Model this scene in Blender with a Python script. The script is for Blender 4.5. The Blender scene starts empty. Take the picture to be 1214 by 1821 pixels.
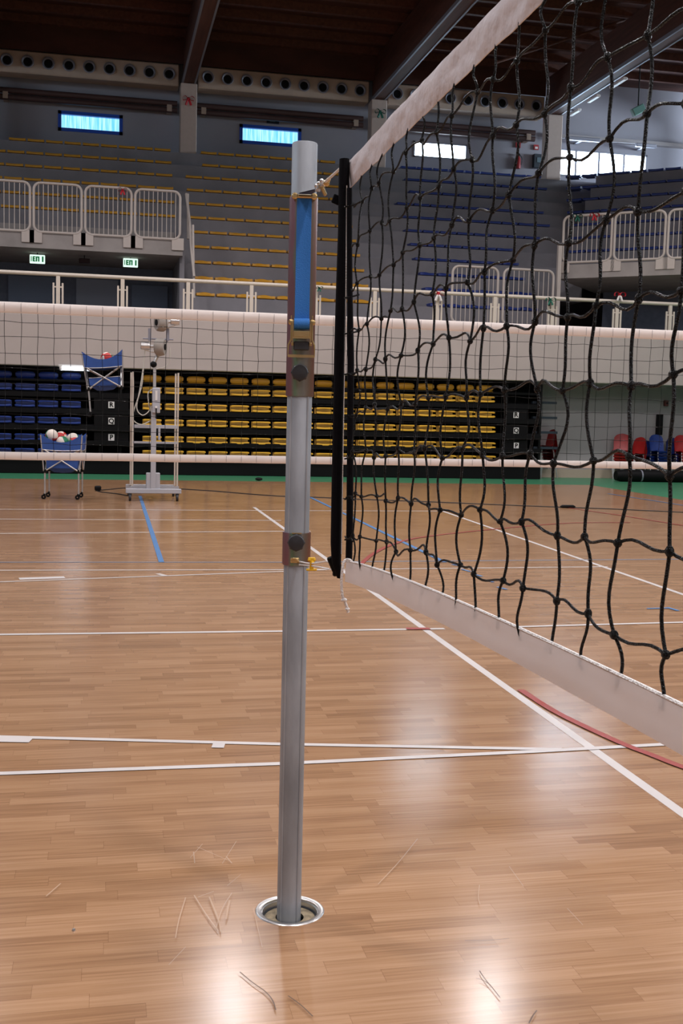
import bpy, bmesh, math, random
from mathutils import Vector, Matrix, noise
random.seed(7)
rnd = random.uniform
C = bpy.context.scene.collection
PI = math.pi

# ------------------------------------------------------------------ camera
F, W, H = 1980.0, 1214, 1821
CAMZ, YAW, ROLL = 1.56, math.radians(12.2), math.radians(1.4)
PITCH = math.atan((H / 2 - 733.0) * math.cos(ROLL) / F)
Rm = Matrix.Rotation(-YAW, 3, 'Z') @ Matrix.Rotation(PI / 2 - PITCH, 3, 'X') @ Matrix.Rotation(ROLL, 3, 'Z')
CO = Vector((0, 0, CAMZ))
cd = bpy.data.cameras.new('camera')
cam = bpy.data.objects.new('camera', cd)
C.objects.link(cam)
cd.sensor_fit = 'VERTICAL'
cd.sensor_height = 36.0
cd.lens = 36.0 * F / H
cd.clip_start = 0.05
cd.clip_end = 200
cam.location = CO
cam.rotation_euler = Rm.to_euler()
bpy.context.scene.camera = cam


def ray(px, py):
    return Rm @ Vector(((px - W / 2) / F, -(py - H / 2) / F, -1.0))


def on_z(px, py, z=0.0):
    d = ray(px, py)
    return CO + d * ((z - CO.z) / d.z)


def on_y(px, py, Y):
    d = ray(px, py)
    return CO + d * (Y / d.y)


def on_x(px, py, X):
    d = ray(px, py)
    return CO + d * (X / d.x)


# ------------------------------------------------------------------ materials
def srgb(r, g, b):
    f = lambda c: (c / 255 / 12.92) if c / 255 <= 0.04045 else ((c / 255 + 0.055) / 1.055) ** 2.4
    return (f(r), f(g), f(b), 1.0)


MATS = {}


def mat(name, col, rough=0.6, metal=0.0, noise_amt=0.0, noise_scale=8.0, bump=0.0, bump_scale=60.0,
        emit=None, emit_s=0.0, alpha=1.0, spec=0.5, stretch=None, trans=0.0, coat=0.0):
    if name in MATS:
        return MATS[name]
    m = bpy.data.materials.new(name)
    m.use_nodes = True
    nt = m.node_tree
    b = nt.nodes['Principled BSDF']
    c = srgb(*col)
    b.inputs['Base Color'].default_value = c
    b.inputs['Roughness'].default_value = rough
    b.inputs['Metallic'].default_value = metal
    b.inputs['Specular IOR Level'].default_value = spec
    b.inputs['Alpha'].default_value = alpha
    b.inputs['Transmission Weight'].default_value = trans
    b.inputs['Coat Weight'].default_value = coat
    if emit:
        b.inputs['Emission Color'].default_value = srgb(*emit)
        b.inputs['Emission Strength'].default_value = emit_s
    tc = nt.nodes.new('ShaderNodeTexCoord')
    src = tc.outputs['Object']
    if stretch:
        mp = nt.nodes.new('ShaderNodeMapping')
        mp.inputs['Scale'].default_value = stretch
        nt.links.new(src, mp.inputs['Vector'])
        src = mp.outputs['Vector']
    if noise_amt:
        n = nt.nodes.new('ShaderNodeTexNoise')
        n.inputs['Scale'].default_value = noise_scale
        n.inputs['Detail'].default_value = 6
        nt.links.new(src, n.inputs['Vector'])
        mr = nt.nodes.new('ShaderNodeMapRange')
        mr.inputs['From Min'].default_value = 0.3
        mr.inputs['From Max'].default_value = 0.7
        mr.inputs['To Min'].default_value = 1 - noise_amt
        mr.inputs['To Max'].default_value = 1 + noise_amt
        nt.links.new(n.outputs['Fac'], mr.inputs['Value'])
        mx = nt.nodes.new('ShaderNodeVectorMath')
        mx.operation = 'SCALE'
        mx.inputs[0].default_value = c[:3]
        nt.links.new(mr.outputs['Result'], mx.inputs['Scale'])
        nt.links.new(mx.outputs['Vector'], b.inputs['Base Color'])
    if bump:
        n = nt.nodes.new('ShaderNodeTexNoise')
        n.inputs['Scale'].default_value = bump_scale
        nt.links.new(src, n.inputs['Vector'])
        bp = nt.nodes.new('ShaderNodeBump')
        bp.inputs['Strength'].default_value = bump
        bp.inputs['Distance'].default_value = 0.01
        nt.links.new(n.outputs['Fac'], bp.inputs['Height'])
        nt.links.new(bp.outputs['Normal'], b.inputs['Normal'])
    MATS[name] = m
    return m


def parquet():
    m = bpy.data.materials.new('parquet')
    m.use_nodes = True
    nt = m.node_tree
    N, L = nt.nodes.new, nt.links.new
    b = nt.nodes['Principled BSDF']

    def math_(op, a, b2=None):
        n = N('ShaderNodeMath')
        n.operation = op
        for i, v in enumerate((a, b2)):
            if v is None:
                continue
            if isinstance(v, (int, float)):
                n.inputs[i].default_value = v
            else:
                L(v, n.inputs[i])
        return n.outputs[0]

    tc = N('ShaderNodeTexCoord')
    sp = N('ShaderNodeSeparateXYZ')
    L(tc.outputs['Object'], sp.inputs[0])
    x, y = sp.outputs['X'], sp.outputs['Y']
    yr = math_('DIVIDE', y, 0.071)
    row = math_('FLOOR', yr)
    wn = N('ShaderNodeTexWhiteNoise')
    wn.noise_dimensions = '1D'
    L(row, wn.inputs['W'])
    xs = math_('ADD', math_('DIVIDE', x, 0.40), math_('MULTIPLY', wn.outputs['Value'], 7.31))
    cell = math_('FLOOR', xs)
    cb = N('ShaderNodeCombineXYZ')
    L(cell, cb.inputs[0])
    L(row, cb.inputs[1])
    w2 = N('ShaderNodeTexWhiteNoise')
    w2.noise_dimensions = '2D'
    L(cb.outputs[0], w2.inputs['Vector'])
    # long grain inside each stave
    mp = N('ShaderNodeMapping')
    mp.inputs['Scale'].default_value = (1.6, 55, 1)
    L(tc.outputs['Object'], mp.inputs['Vector'])
    off = N('ShaderNodeVectorMath')
    off.operation = 'ADD'
    L(mp.outputs[0], off.inputs[0])
    sc = N('ShaderNodeVectorMath')
    sc.operation = 'SCALE'
    L(w2.outputs['Color'], sc.inputs[0])
    sc.inputs['Scale'].default_value = 40
    L(sc.outputs[0], off.inputs[1])
    gn = N('ShaderNodeTexNoise')
    gn.inputs['Scale'].default_value = 1.6
    gn.inputs['Detail'].default_value = 5
    L(off.outputs[0], gn.inputs['Vector'])
    big = N('ShaderNodeTexNoise')
    big.inputs['Scale'].default_value = 0.9
    L(tc.outputs['Object'], big.inputs['Vector'])
    v = math_('ADD', math_('MULTIPLY', w2.outputs['Value'], 0.27), math_('MULTIPLY', gn.outputs['Fac'], 0.80))
    v = math_('ADD', v, math_('MULTIPLY', big.outputs['Fac'], 0.12))
    cr = N('ShaderNodeValToRGB')
    e = cr.color_ramp.elements
    e[0].position = 0.22
    e[0].color = srgb(126, 89, 62)
    e[1].position = 1.0
    e[1].color = srgb(186, 147, 114)
    mid = cr.color_ramp.elements.new(0.57)
    mid.color = srgb(160, 121, 88)
    L(v, cr.inputs['Fac'])
    # joints
    fy = math_('FRACT', yr)
    fx = math_('FRACT', xs)
    jy = math_('LESS_THAN', fy, 0.014)
    jx = math_('LESS_THAN', fx, 0.003)
    j = math_('MAXIMUM', jy, jx)
    mx = N('ShaderNodeMixRGB')
    L(math_('MULTIPLY', j, 0.45), mx.inputs['Fac'])
    L(cr.outputs['Color'], mx.inputs['Color1'])
    mx.inputs['Color2'].default_value = srgb(84, 52, 32)
    L(mx.outputs['Color'], b.inputs['Base Color'])
    # lacquer wear
    sn = N('ShaderNodeTexNoise')
    sn.inputs['Scale'].default_value = 3.0
    sn.inputs['Detail'].default_value = 8
    L(tc.outputs['Object'], sn.inputs['Vector'])
    mr = N('ShaderNodeMapRange')
    mr.inputs['To Min'].default_value = 0.17
    mr.inputs['To Max'].default_value = 0.21
    L(sn.outputs['Fac'], mr.inputs['Value'])
    L(mr.outputs['Result'], b.inputs['Roughness'])
    b.inputs['Specular IOR Level'].default_value = 0.5
    # staves are very slightly uneven
    bp = N('ShaderNodeBump')
    bp.inputs['Strength'].default_value = 0.012
    bp.inputs['Distance'].default_value = 0.001
    L(math_('ADD', math_('MULTIPLY', w2.outputs['Value'], 0.4), sn.outputs['Fac']), bp.inputs['Height'])
    L(bp.outputs['Normal'], b.inputs['Normal'])
    return m


def iridescent():
    """yellow zinc plating: brown, green and grey bands running along the tube"""
    m = bpy.data.materials.new('zinc_plating')
    m.use_nodes = True
    nt = m.node_tree
    b = nt.nodes['Principled BSDF']
    tc = nt.nodes.new('ShaderNodeTexCoord')
    sp = nt.nodes.new('ShaderNodeSeparateXYZ')
    nt.links.new(tc.outputs['Object'], sp.inputs[0])
    n = nt.nodes.new('ShaderNodeTexNoise')
    n.inputs['Scale'].default_value = 9
    nt.links.new(tc.outputs['Object'], n.inputs['Vector'])
    a = nt.nodes.new('ShaderNodeMath')
    a.operation = 'MULTIPLY_ADD'
    a.inputs[1].default_value = 0.18
    nt.links.new(n.outputs['Fac'], a.inputs[0])
    mr = nt.nodes.new('ShaderNodeMapRange')
    mr.inputs['From Min'].default_value = -0.043
    mr.inputs['From Max'].default_value = 0.043
    nt.links.new(sp.outputs['X'], mr.inputs['Value'])
    nt.links.new(mr.outputs['Result'], a.inputs[2])
    cr = nt.nodes.new('ShaderNodeValToRGB')
    cr.color_ramp.elements[0].position = 0.0
    cr.color_ramp.elements[0].color = srgb(120, 84, 88)
    cr.color_ramp.elements[1].position = 1.0
    cr.color_ramp.elements[1].color = srgb(128, 82, 66)
    for p, c in ((0.22, (142, 104, 112)), (0.34, (118, 150, 124)), (0.46, (140, 150, 140)), (0.62, (128, 132, 128)), (0.84, (122, 104, 92))):
        el = cr.color_ramp.elements.new(p)
        el.color = srgb(*c)
    nt.links.new(a.outputs[0], cr.inputs['Fac'])
    nt.links.new(cr.outputs['Color'], b.inputs['Base Color'])
    b.inputs['Metallic'].default_value = 0.55
    b.inputs['Roughness'].default_value = 0.36
    return m


def tape_mat():
    """translucent white vinyl"""
    m = bpy.data.materials.new('vinyl_tape')
    m.use_nodes = True
    nt = m.node_tree
    out = nt.nodes['Material Output']
    b = nt.nodes['Principled BSDF']
    b.inputs['Base Color'].default_value = srgb(236, 226, 222)
    b.inputs['Roughness'].default_value = 0.45
    tr = nt.nodes.new('ShaderNodeBsdfTransparent')
    tl = nt.nodes.new('ShaderNodeBsdfTranslucent')
    tl.inputs['Color'].default_value = srgb(236, 226, 222)
    m1 = nt.nodes.new('ShaderNodeMixShader')
    m1.inputs[0].default_value = 0.35
    nt.links.new(b.outputs[0], m1.inputs[1])
    nt.links.new(tl.outputs[0], m1.inputs[2])
    m2 = nt.nodes.new('ShaderNodeMixShader')
    m2.inputs[0].default_value = 0.14
    nt.links.new(m1.outputs[0], m2.inputs[1])
    nt.links.new(tr.outputs[0], m2.inputs[2])
    nt.links.new(m2.outputs[0], out.inputs['Surface'])
    return m


def cloth_window(name, c0, c1, s):
    """daylight through a curtain of vertical folds"""
    m = bpy.data.materials.new(name)
    m.use_nodes = True
    nt = m.node_tree
    b = nt.nodes['Principled BSDF']
    b.inputs['Base Color'].default_value = srgb(120, 140, 150)
    b.inputs['Roughness'].default_value = 0.5
    tc = nt.nodes.new('ShaderNodeTexCoord')
    mp = nt.nodes.new('ShaderNodeMapping')
    mp.inputs['Scale'].default_value = (30, 1, 1.2)
    nt.links.new(tc.outputs['Object'], mp.inputs['Vector'])
    n = nt.nodes.new('ShaderNodeTexNoise')
    n.inputs['Scale'].default_value = 1.0
    nt.links.new(mp.outputs[0], n.inputs['Vector'])
    cr = nt.nodes.new('ShaderNodeValToRGB')
    cr.color_ramp.elements[0].position = 0.35
    cr.color_ramp.elements[0].color = srgb(*c0)
    cr.color_ramp.elements[1].position = 0.65
    cr.color_ramp.elements[1].color = srgb(*c1)
    nt.links.new(n.outputs['Fac'], cr.inputs['Fac'])
    nt.links.new(cr.outputs['Color'], b.inputs['Emission Color'])
    b.inputs['Emission Strength'].default_value = s
    return m


def ball_mat():
    m = bpy.data.materials.new('ball_leather')
    m.use_nodes = True
    nt = m.node_tree
    b = nt.nodes['Principled BSDF']
    tc = nt.nodes.new('ShaderNodeTexCoord')
    v = nt.nodes.new('ShaderNodeTexVoronoi')
    v.inputs['Scale'].default_value = 9.0
    nt.links.new(tc.outputs['Object'], v.inputs['Vector'])
    sep = nt.nodes.new('ShaderNodeSeparateColor')
    nt.links.new(v.outputs['Color'], sep.inputs[0])
    cr = nt.nodes.new('ShaderNodeValToRGB')
    cr.color_ramp.interpolation = 'CONSTANT'
    cr.color_ramp.elements[0].position = 0
    cr.color_ramp.elements[0].color = srgb(226, 212, 200)
    cr.color_ramp.elements[1].position = 0.45
    cr.color_ramp.elements[1].color = srgb(190, 40, 36)
    g = cr.color_ramp.elements.new(0.72)
    g.color = srgb(30, 120, 84)
    nt.links.new(sep.outputs[0], cr.inputs['Fac'])
    nt.links.new(cr.outputs['Color'], b.inputs['Base Color'])
    b.inputs['Roughness'].default_value = 0.5
    return m


M_PARQ = parquet()
M_ZINC = iridescent()
M_TAPE = tape_mat()
M_BALL = ball_mat()
M_GREEN = mat('green_floor', (62, 128, 92), 0.35, noise_amt=0.06)
M_WHITELINE = mat('white_tape', (200, 192, 188), 0.4, noise_amt=0.05, noise_scale=5)
M_BLUELINE = mat('blue_tape', (76, 122, 172), 0.4)
M_REDLINE = mat('red_paint', (150, 60, 52), 0.4)
M_THINBLUE = mat('greyblue_paint', (120, 124, 138), 0.4)
M_GALV = mat('galvanised', (158, 162, 168), 0.48, 0.4, 0.28, 11, bump=0.06, bump_scale=45, stretch=(1, 1, 0.3))
M_STEEL = mat('bright_steel', (205, 202, 200), 0.28, 0.9, 0.05, 20)
M_GOLD = mat('gold_zinc', (206, 176, 122), 0.28, 0.85, 0.1, 40)
M_STRAP = mat('blue_webbing', (38, 112, 190), 0.7, bump=0.3, bump_scale=400)
M_DKSTRAP = mat('navy_webbing', (24, 44, 84), 0.7)
M_RUBBER = mat('black_rubber', (38, 38, 42), 0.55, noise_amt=0.2, noise_scale=60)
M_CORD = mat('black_cord', (5, 5, 6), 0.33, noise_amt=0.4, noise_scale=300, bump=1.0, bump_scale=420, spec=.22)
M_BLACKCLOTH = mat('black_cloth', (9, 8, 12), 0.8, noise_amt=0.2, noise_scale=50, spec=.1)
M_CANVAS = mat('white_canvas', (214, 206, 208), 0.75, noise_amt=0.05, noise_scale=30, bump=0.25, bump_scale=60)
M_FARBAND = mat('white_netband', (238, 228, 222), 0.6, noise_amt=0.03)
M_ROPE = mat('white_rope', (232, 226, 222), 0.7, bump=0.6, bump_scale=260)
M_YELLOWPL = mat('yellow_plastic', (226, 176, 28), 0.4)
M_PARAPET = mat('cream_plaster', (178, 166, 160), 0.8, noise_amt=0.04, noise_scale=1.5)
M_RAILP = mat('cream_paint', (206, 194, 180), 0.5)
M_FENCE = mat('pale_paint', (188, 176, 168), 0.5)
M_CONC = mat('concrete', (126, 122, 126), 0.85, noise_amt=0.14, noise_scale=1.2)
M_SLAB = mat('pale_concrete', (150, 142, 138), 0.85, noise_amt=0.14, noise_scale=2.0)
M_WALL = mat('grey_plaster', (150, 148, 156), 0.9, noise_amt=0.05, noise_scale=0.8)
M_WALLW = mat('white_plaster', (156, 150, 150), 0.9, noise_amt=0.03, noise_scale=0.8)
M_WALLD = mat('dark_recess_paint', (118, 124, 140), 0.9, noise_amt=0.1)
M_BEIGE = mat('beige_duct', (178, 158, 142), 0.7, noise_amt=0.06, noise_scale=3)
M_COL = mat('column_plaster', (186, 168, 158), 0.85, noise_amt=0.04)
M_GLULAM = mat('glulam', (88, 52, 40), 0.7, noise_amt=0.25, noise_scale=3, stretch=(4, 0.3, 4))
M_DECK = mat('roof_boards', (72, 40, 32), 0.75, noise_amt=0.3, noise_scale=2, stretch=(0.4, 5, 1))
M_GREYMET = mat('grey_metal', (140, 140, 150), 0.5, 0.4)
M_PIPE = mat('brown_pipe', (74, 52, 50), 0.6)
M_BLACK = mat('black_metal', (10, 9, 10), 0.6, spec=.2)
M_BLACK2 = mat('black_panel', (12, 11, 12), 0.6, noise_amt=0.15, noise_scale=2, spec=.15)
M_YSEAT = mat('yellow_seat', (228, 174, 52), 0.42, noise_amt=0.06, noise_scale=3)
M_YSEAT2 = mat('old_yellow_seat', (196, 140, 34), 0.45, noise_amt=0.15, noise_scale=3)
M_BSEAT = mat('blue_seat', (24, 52, 126), 0.42)
M_BSEAT2 = mat('old_blue_seat', (26, 48, 120), 0.45)
M_FABRIC = mat('blue_fabric', (48, 82, 152), 0.8, noise_amt=0.1, noise_scale=9)
M_ALU = mat('aluminium', (196, 194, 192), 0.35, 0.6)
M_MACH = mat('grey_enamel', (176, 176, 182), 0.45, 0.1)
M_WHEELG = mat('grey_foam_wheel', (150, 142, 134), 0.7, noise_amt=0.06)
M_CABLEW = mat('grey_cable', (190, 186, 176), 0.5)
M_CABLE = mat('black_cable', (24, 22, 22), 0.5)
M_REDCH = mat('red_chair_plastic', (140, 18, 16), 0.4)
M_BLUECH = mat('blue_chair_plastic', (22, 44, 108), 0.4)
M_REDRIB = mat('red_ribbon', (190, 30, 44), 0.6)
M_GRNRIB = mat('green_ribbon', (20, 100, 82), 0.6)
M_WHTRIB = mat('white_ribbon', (220, 214, 210), 0.6)
M_DUST = mat('dusty_plate', (132, 118, 94), 0.85, noise_amt=0.45, noise_scale=45)
M_SIGNW = mat('sign_white', (222, 218, 214), 0.5)
M_SIGNR = mat('sign_red', (160, 40, 44), 0.5)
M_SIGND = mat('sign_dark', (34, 44, 54), 0.5)
M_EXITW = mat('exit_lit_white', (220, 240, 230), 0.4, emit=(225, 255, 240), emit_s=1.1)
M_EXITG = mat('exit_lit_green', (10, 110, 60), 0.4, emit=(10, 140, 80), emit_s=0.35)
M_TUBE = mat('lit_tube', (240, 248, 255), 0.4, emit=(225, 240, 255), emit_s=6.0)
M_LENS = mat('lamp_lens', (240, 240, 236), 0.4, emit=(255, 244, 236), emit_s=20.0)
M_BLUEFR = mat('blue_window_frame', (36, 84, 190), 0.4)
M_WIN_BLUE = cloth_window('lit_curtain_blue', (96, 196, 255), (180, 236, 255), 1.4)
M_WIN_PALE = mat('lit_pane_pale', (200, 225, 240), 0.3, emit=(214, 238, 255), emit_s=24.0)
M_WIN_ADDED = mat('lit_pane_added', (200, 225, 240), 0.3, emit=(214, 238, 255), emit_s=3.0)  # glowing panes of the added, unseen side-wall windows
M_WIN_WHITE = mat('lit_pane_white', (220, 235, 245), 0.3, emit=(210, 234, 255), emit_s=24.0)
M_SCUFF = mat('scuff_dark', (92, 70, 56), 0.7, alpha=.85)
M_SCRATCH = mat('scratch_pale', (200, 168, 140), 0.5, alpha=.6)
M_GREYBOX = mat('grey_door_panel', (164, 170, 186), 0.7)


# ------------------------------------------------------------------ mesh builder
class MB:
    def __init__(s):
        s.v, s.f = [], []

    def add(s, vs, fs):
        o = len(s.v)
        s.v += [Vector(p) for p in vs]
        s.f += [tuple(i + o for i in f) for f in fs]
        return s

    def box(s, c, d, R=None, bev=0.0):
        c = Vector(c)
        hx, hy, hz = d[0] / 2, d[1] / 2, d[2] / 2
        if bev > 0:
            b = min(bev, hx * .9, hy * .9, hz * .9)
            vs = []
            # eight corners, three vertices each
            idx = {}
            for sx in (-1, 1):
                for sy in (-1, 1):
                    for sz in (-1, 1):
                        for k in range(3):
                            p = [sx * hx, sy * hy, sz * hz]
                            for a in range(3):
                                if a != k:
                                    p[a] -= (sx, sy, sz)[a] * b
                            idx[sx, sy, sz, k] = len(vs)
                            vs.append(Vector(p))
            bm = bmesh.new()
            bv = [bm.verts.new(v) for v in vs]
            bmesh.ops.convex_hull(bm, input=bv)
            bm.verts.index_update()
            out = [v.co.copy() for v in bm.verts]
            fs = [[v.index for v in f.verts] for f in bm.faces]
            bm.free()
            vs = out
        else:
            vs = [Vector((x, y, z)) for x in (-hx, hx) for y in (-hy, hy) for z in (-hz, hz)]
            fs = [(0, 1, 3, 2), (4, 6, 7, 5), (0, 4, 5, 1), (2, 3, 7, 6), (0, 2, 6, 4), (1, 5, 7, 3)]
        if R is not None:
            vs = [R @ v for v in vs]
        return s.add([v + c for v in vs], fs)

    def bar(s, a, b, w, h, up=(0, 0, 1)):
        a, b = Vector(a), Vector(b)
        d = (b - a)
        L = d.length
        d.normalize()
        up = Vector(up)
        if abs(d.dot(up)) > .99:
            up = Vector((0, 1, 0))
        x = d.cross(up).normalized()
        z = x.cross(d)
        R = Matrix((x, d, z)).transposed()
        return s.box((a + b) / 2, (w, L, h), R)

    def tube(s, pts, r, seg=8, caps=True, flat=None):
        pts = [Vector(p) for p in pts]
        n = len(pts)
        rr = r if isinstance(r, (list, tuple)) else [r] * n
        up = None
        vs, fs = [], []
        for i, p in enumerate(pts):
            t = (pts[min(i + 1, n - 1)] - pts[max(i - 1, 0)])
            t = t.normalized() if t.length > 1e-9 else Vector((0, 0, 1))
            if up is None:
                up = Vector((0, 0, 1)) if abs(t.z) < .9 else Vector((1, 0, 0))
            x = t.cross(up)
            x = x.normalized() if x.length > 1e-6 else Vector((1, 0, 0))
            y = x.cross(t)
            up = y
            for k in range(seg):
                a = 2 * PI * k / seg
                vs.append(p + (x * math.cos(a) + y * math.sin(a)) * rr[i])
        for i in range(n - 1):
            for k in range(seg):
                k2 = (k + 1) % seg
                fs.append((i * seg + k, i * seg + k2, (i + 1) * seg + k2, (i + 1) * seg + k))
        if caps:
            fs.append(tuple(range(seg))[::-1])
            fs.append(tuple((n - 1) * seg + k for k in range(seg)))
        return s.add(vs, fs)

    def cyl(s, a, b, r, seg=16):
        return s.tube([a, b], r, seg)

    def lathe(s, prof, c=(0, 0, 0), seg=32, R=None):
        """prof: (radius, z) pairs turned round z"""
        c = Vector(c)
        vs, fs = [], []
        n = len(prof)
        for (r, z) in prof:
            for k in range(seg):
                a = 2 * PI * k / seg
                p = Vector((r * math.cos(a), r * math.sin(a), z))
                vs.append((R @ p if R is not None else p) + c)
        for i in range(n - 1):
            for k in range(seg):
                k2 = (k + 1) % seg
                fs.append((i * seg + k, i * seg + k2, (i + 1) * seg + k2, (i + 1) * seg + k))
        return s.add(vs, fs)

    def ball(s, c, r, seg=10, rings=6, sc=(1, 1, 1)):
        prof = []
        vs, fs = [], []
        for i in range(rings + 1):
            t = PI * i / rings
            for k in range(seg):
                a = 2 * PI * k / seg
                vs.append(Vector((r * math.sin(t) * math.cos(a) * sc[0], r * math.sin(t) * math.sin(a) * sc[1], r * math.cos(t) * sc[2])) + Vector(c))
        for i in range(rings):
            for k in range(seg):
                k2 = (k + 1) % seg
                fs.append((i * seg + k, i * seg + k2, (i + 1) * seg + k2, (i + 1) * seg + k))
        return s.add(vs, fs)

    def grid(s, rows, closed=False):
        nr, nc = len(rows), len(rows[0])
        vs = [p for r in rows for p in r]
        fs = []
        for i in range(nr - 1):
            for j in range(nc if closed else nc - 1):
                j2 = (j + 1) % nc
                fs.append((i * nc + j, i * nc + j2, (i + 1) * nc + j2, (i + 1) * nc + j))
        return s.add(vs, fs)

    def prism(s, poly, z0, z1):
        n = len(poly)
        vs = [Vector((p[0], p[1], z0)) for p in poly] + [Vector((p[0], p[1], z1)) for p in poly]
        fs = [tuple(range(n))[::-1], tuple(range(n, 2 * n))] + [(i, (i + 1) % n, n + (i + 1) % n, n + i) for i in range(n)]
        return s.add(vs, fs)

    def build(s, name, m, parent=None, smooth=False, loc=None):
        me = bpy.data.meshes.new(name)
        vs = s.v
        if parent is not None and loc is None:
            pl = PLOC.get(parent.name, Vector((0, 0, 0)))
            vs = [v - pl for v in vs]
        elif loc is not None:
            vs = [v - Vector(loc) for v in vs]
        me.from_pydata(vs, [], s.f)
        bm = bmesh.new()
        bm.from_mesh(me)
        bmesh.ops.remove_doubles(bm, verts=bm.verts, dist=1e-6)
        bmesh.ops.recalc_face_normals(bm, faces=bm.faces)
        bm.to_mesh(me)
        bm.free()
        if smooth:
            me.polygons.foreach_set('use_smooth', [True] * len(me.polygons))
            try:
                me.set_sharp_from_angle(angle=math.radians(38))
            except Exception:
                pass
        me.materials.append(m)
        o = bpy.data.objects.new(name, me)
        C.objects.link(o)
        if parent is not None:
            o.parent = parent
            PLOC[o.name] = PLOC.get(parent.name, Vector((0, 0, 0))) if loc is None else PLOC.get(parent.name, Vector((0, 0, 0)))
        elif loc is not None:
            o.location = loc
        return o


PLOC = {}      # world position that a root's children are built relative to


def tag(o, label=None, cat=None, group=None, kind=None):
    if label:
        o['label'] = label
    if cat:
        o['category'] = cat
    if group:
        o['group'] = group
    if kind:
        o['kind'] = kind
    return o


def thing(name, loc, label, cat, group=None, rz=0.0):
    o = bpy.data.objects.new(name, None)
    C.objects.link(o)
    o.location = loc
    o.rotation_euler = (0, 0, rz)
    o.empty_display_size = 0.1
    PLOC[o.name] = Vector(loc)
    return tag(o, label, cat, group)


def local(name, label, cat, group=None):
    """an Empty at the origin whose parts are built in its own coordinates, to be moved or copied afterwards"""
    return thing(name, (0, 0, 0), label, cat, group)


KIDS = {}


def dup(root, loc, rz=0.0, label=None, group=None):
    r = root.copy()
    C.objects.link(r)
    r.location = loc
    r.rotation_euler = (0, 0, rz)
    if label:
        r['label'] = label
    if group:
        r['group'] = group
    for ch in list(root.children):
        c = ch.copy()
        C.objects.link(c)
        c.parent = r
        for g in list(ch.children):
            d = g.copy()
            C.objects.link(d)
            d.parent = c
    return r


def struct(o):
    o['kind'] = 'structure'
    return o


ORD = 'first second third fourth fifth sixth seventh eighth ninth tenth eleventh twelfth thirteenth fourteenth fifteenth sixteenth seventeenth eighteenth nineteenth twentieth'.split()


def bez(pts, n=8):
    """Catmull-Rom through the points"""
    pts = [Vector(p) for p in pts]
    P = [pts[0] * 2 - pts[1]] + pts + [pts[-1] * 2 - pts[-2]]
    out = []
    for i in range(1, len(P) - 2):
        p0, p1, p2, p3 = P[i - 1:i + 3]
        for k in range(n):
            t = k / n
            out.append(0.5 * ((2 * p1) + (p2 - p0) * t + (2 * p0 - 5 * p1 + 4 * p2 - p3) * t * t + (3 * p1 - p0 - 3 * p2 + p3) * t ** 3))
    out.append(pts[-1])
    return out


# ================================================================== SETTING
PX, PY = 0.580, 3.318          # the post
YS, YW = 26.19, 36.5           # stand front, end wall
XL, XR, YB = -13.0, 25.0, -13.0
RC = on_z(515, 1619)           # floor socket centre
RC.z = 0

# floor with the round hole of the socket
def holed(poly, R=0.3, r=0.104, n=48):
    b = MB()
    inner, sq, outer = [], [], []
    x0, y0, x1, y1 = poly
    for k in range(n):
        a = 2 * PI * (k + .5) / n
        c, s_ = math.cos(a), math.sin(a)
        inner.append((RC.x + r * c, RC.y + r * s_, 0))
        q = R / max(abs(c), abs(s_))
        sq.append((RC.x + q * c, RC.y + q * s_, 0))
        tx = ((x1 - RC.x) / c) if c > 0 else ((x0 - RC.x) / c)
        ty = ((y1 - RC.y) / s_) if s_ > 0 else ((y0 - RC.y) / s_)
        t = min(tx, ty)
        outer.append((RC.x + t * c, RC.y + t * s_, 0))
    b.grid([inner, sq, outer], closed=True)
    for cx, cy in ((x0, y0), (x0, y1), (x1, y0), (x1, y1)):
        # close the corner triangles of the fan
        best = sorted(range(n), key=lambda k: (outer[k][0] - cx) ** 2 + (outer[k][1] - cy) ** 2)
        ks = [k for k in best if abs(outer[k][0] - cx) < 1e-4][:1] + [k for k in best if abs(outer[k][1] - cy) < 1e-4][:1]
        if len(ks) == 2:
            b.add([outer[ks[0]], (cx, cy, 0), outer[ks[1]]], [(0, 1, 2)])
    return b


floor = struct(holed((XL, YB, XR, YW)).build('floor', M_PARQ))
XG, YG = 11.2, 24.3            # where the parquet ends and the green run-off starts
g = MB()
z = 0.0005
g.add([(XL, YG, z), (XG, YG, z), (XG, 27.2, z), (XL, 27.2, z)], [(0, 1, 2, 3)])
g.add([(XG, YB, z), (XR, YB, z), (XR, 27.2, z), (XG, 27.2, z)], [(0, 1, 2, 3)])
g.build('green_border', M_GREEN, floor)

_lz = [0.0008]


def line(pts, w, m, name='court_line'):
    """a painted line through floor points"""
    P = [Vector(p) for p in pts]
    _lz[0] += 0.00018
    L_, R_ = [], []
    for i, p in enumerate(P):
        t = (P[min(i + 1, len(P) - 1)] - P[max(i - 1, 0)])
        n = Vector((-t.y, t.x, 0)).normalized() * w / 2
        L_.append(Vector((p.x + n.x, p.y + n.y, _lz[0])))
        R_.append(Vector((p.x - n.x, p.y - n.y, _lz[0])))
    return MB().grid([L_, R_]).build(name, m, floor)


def pl(*pp):
    return [on_z(x, y) for x, y in pp]


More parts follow.
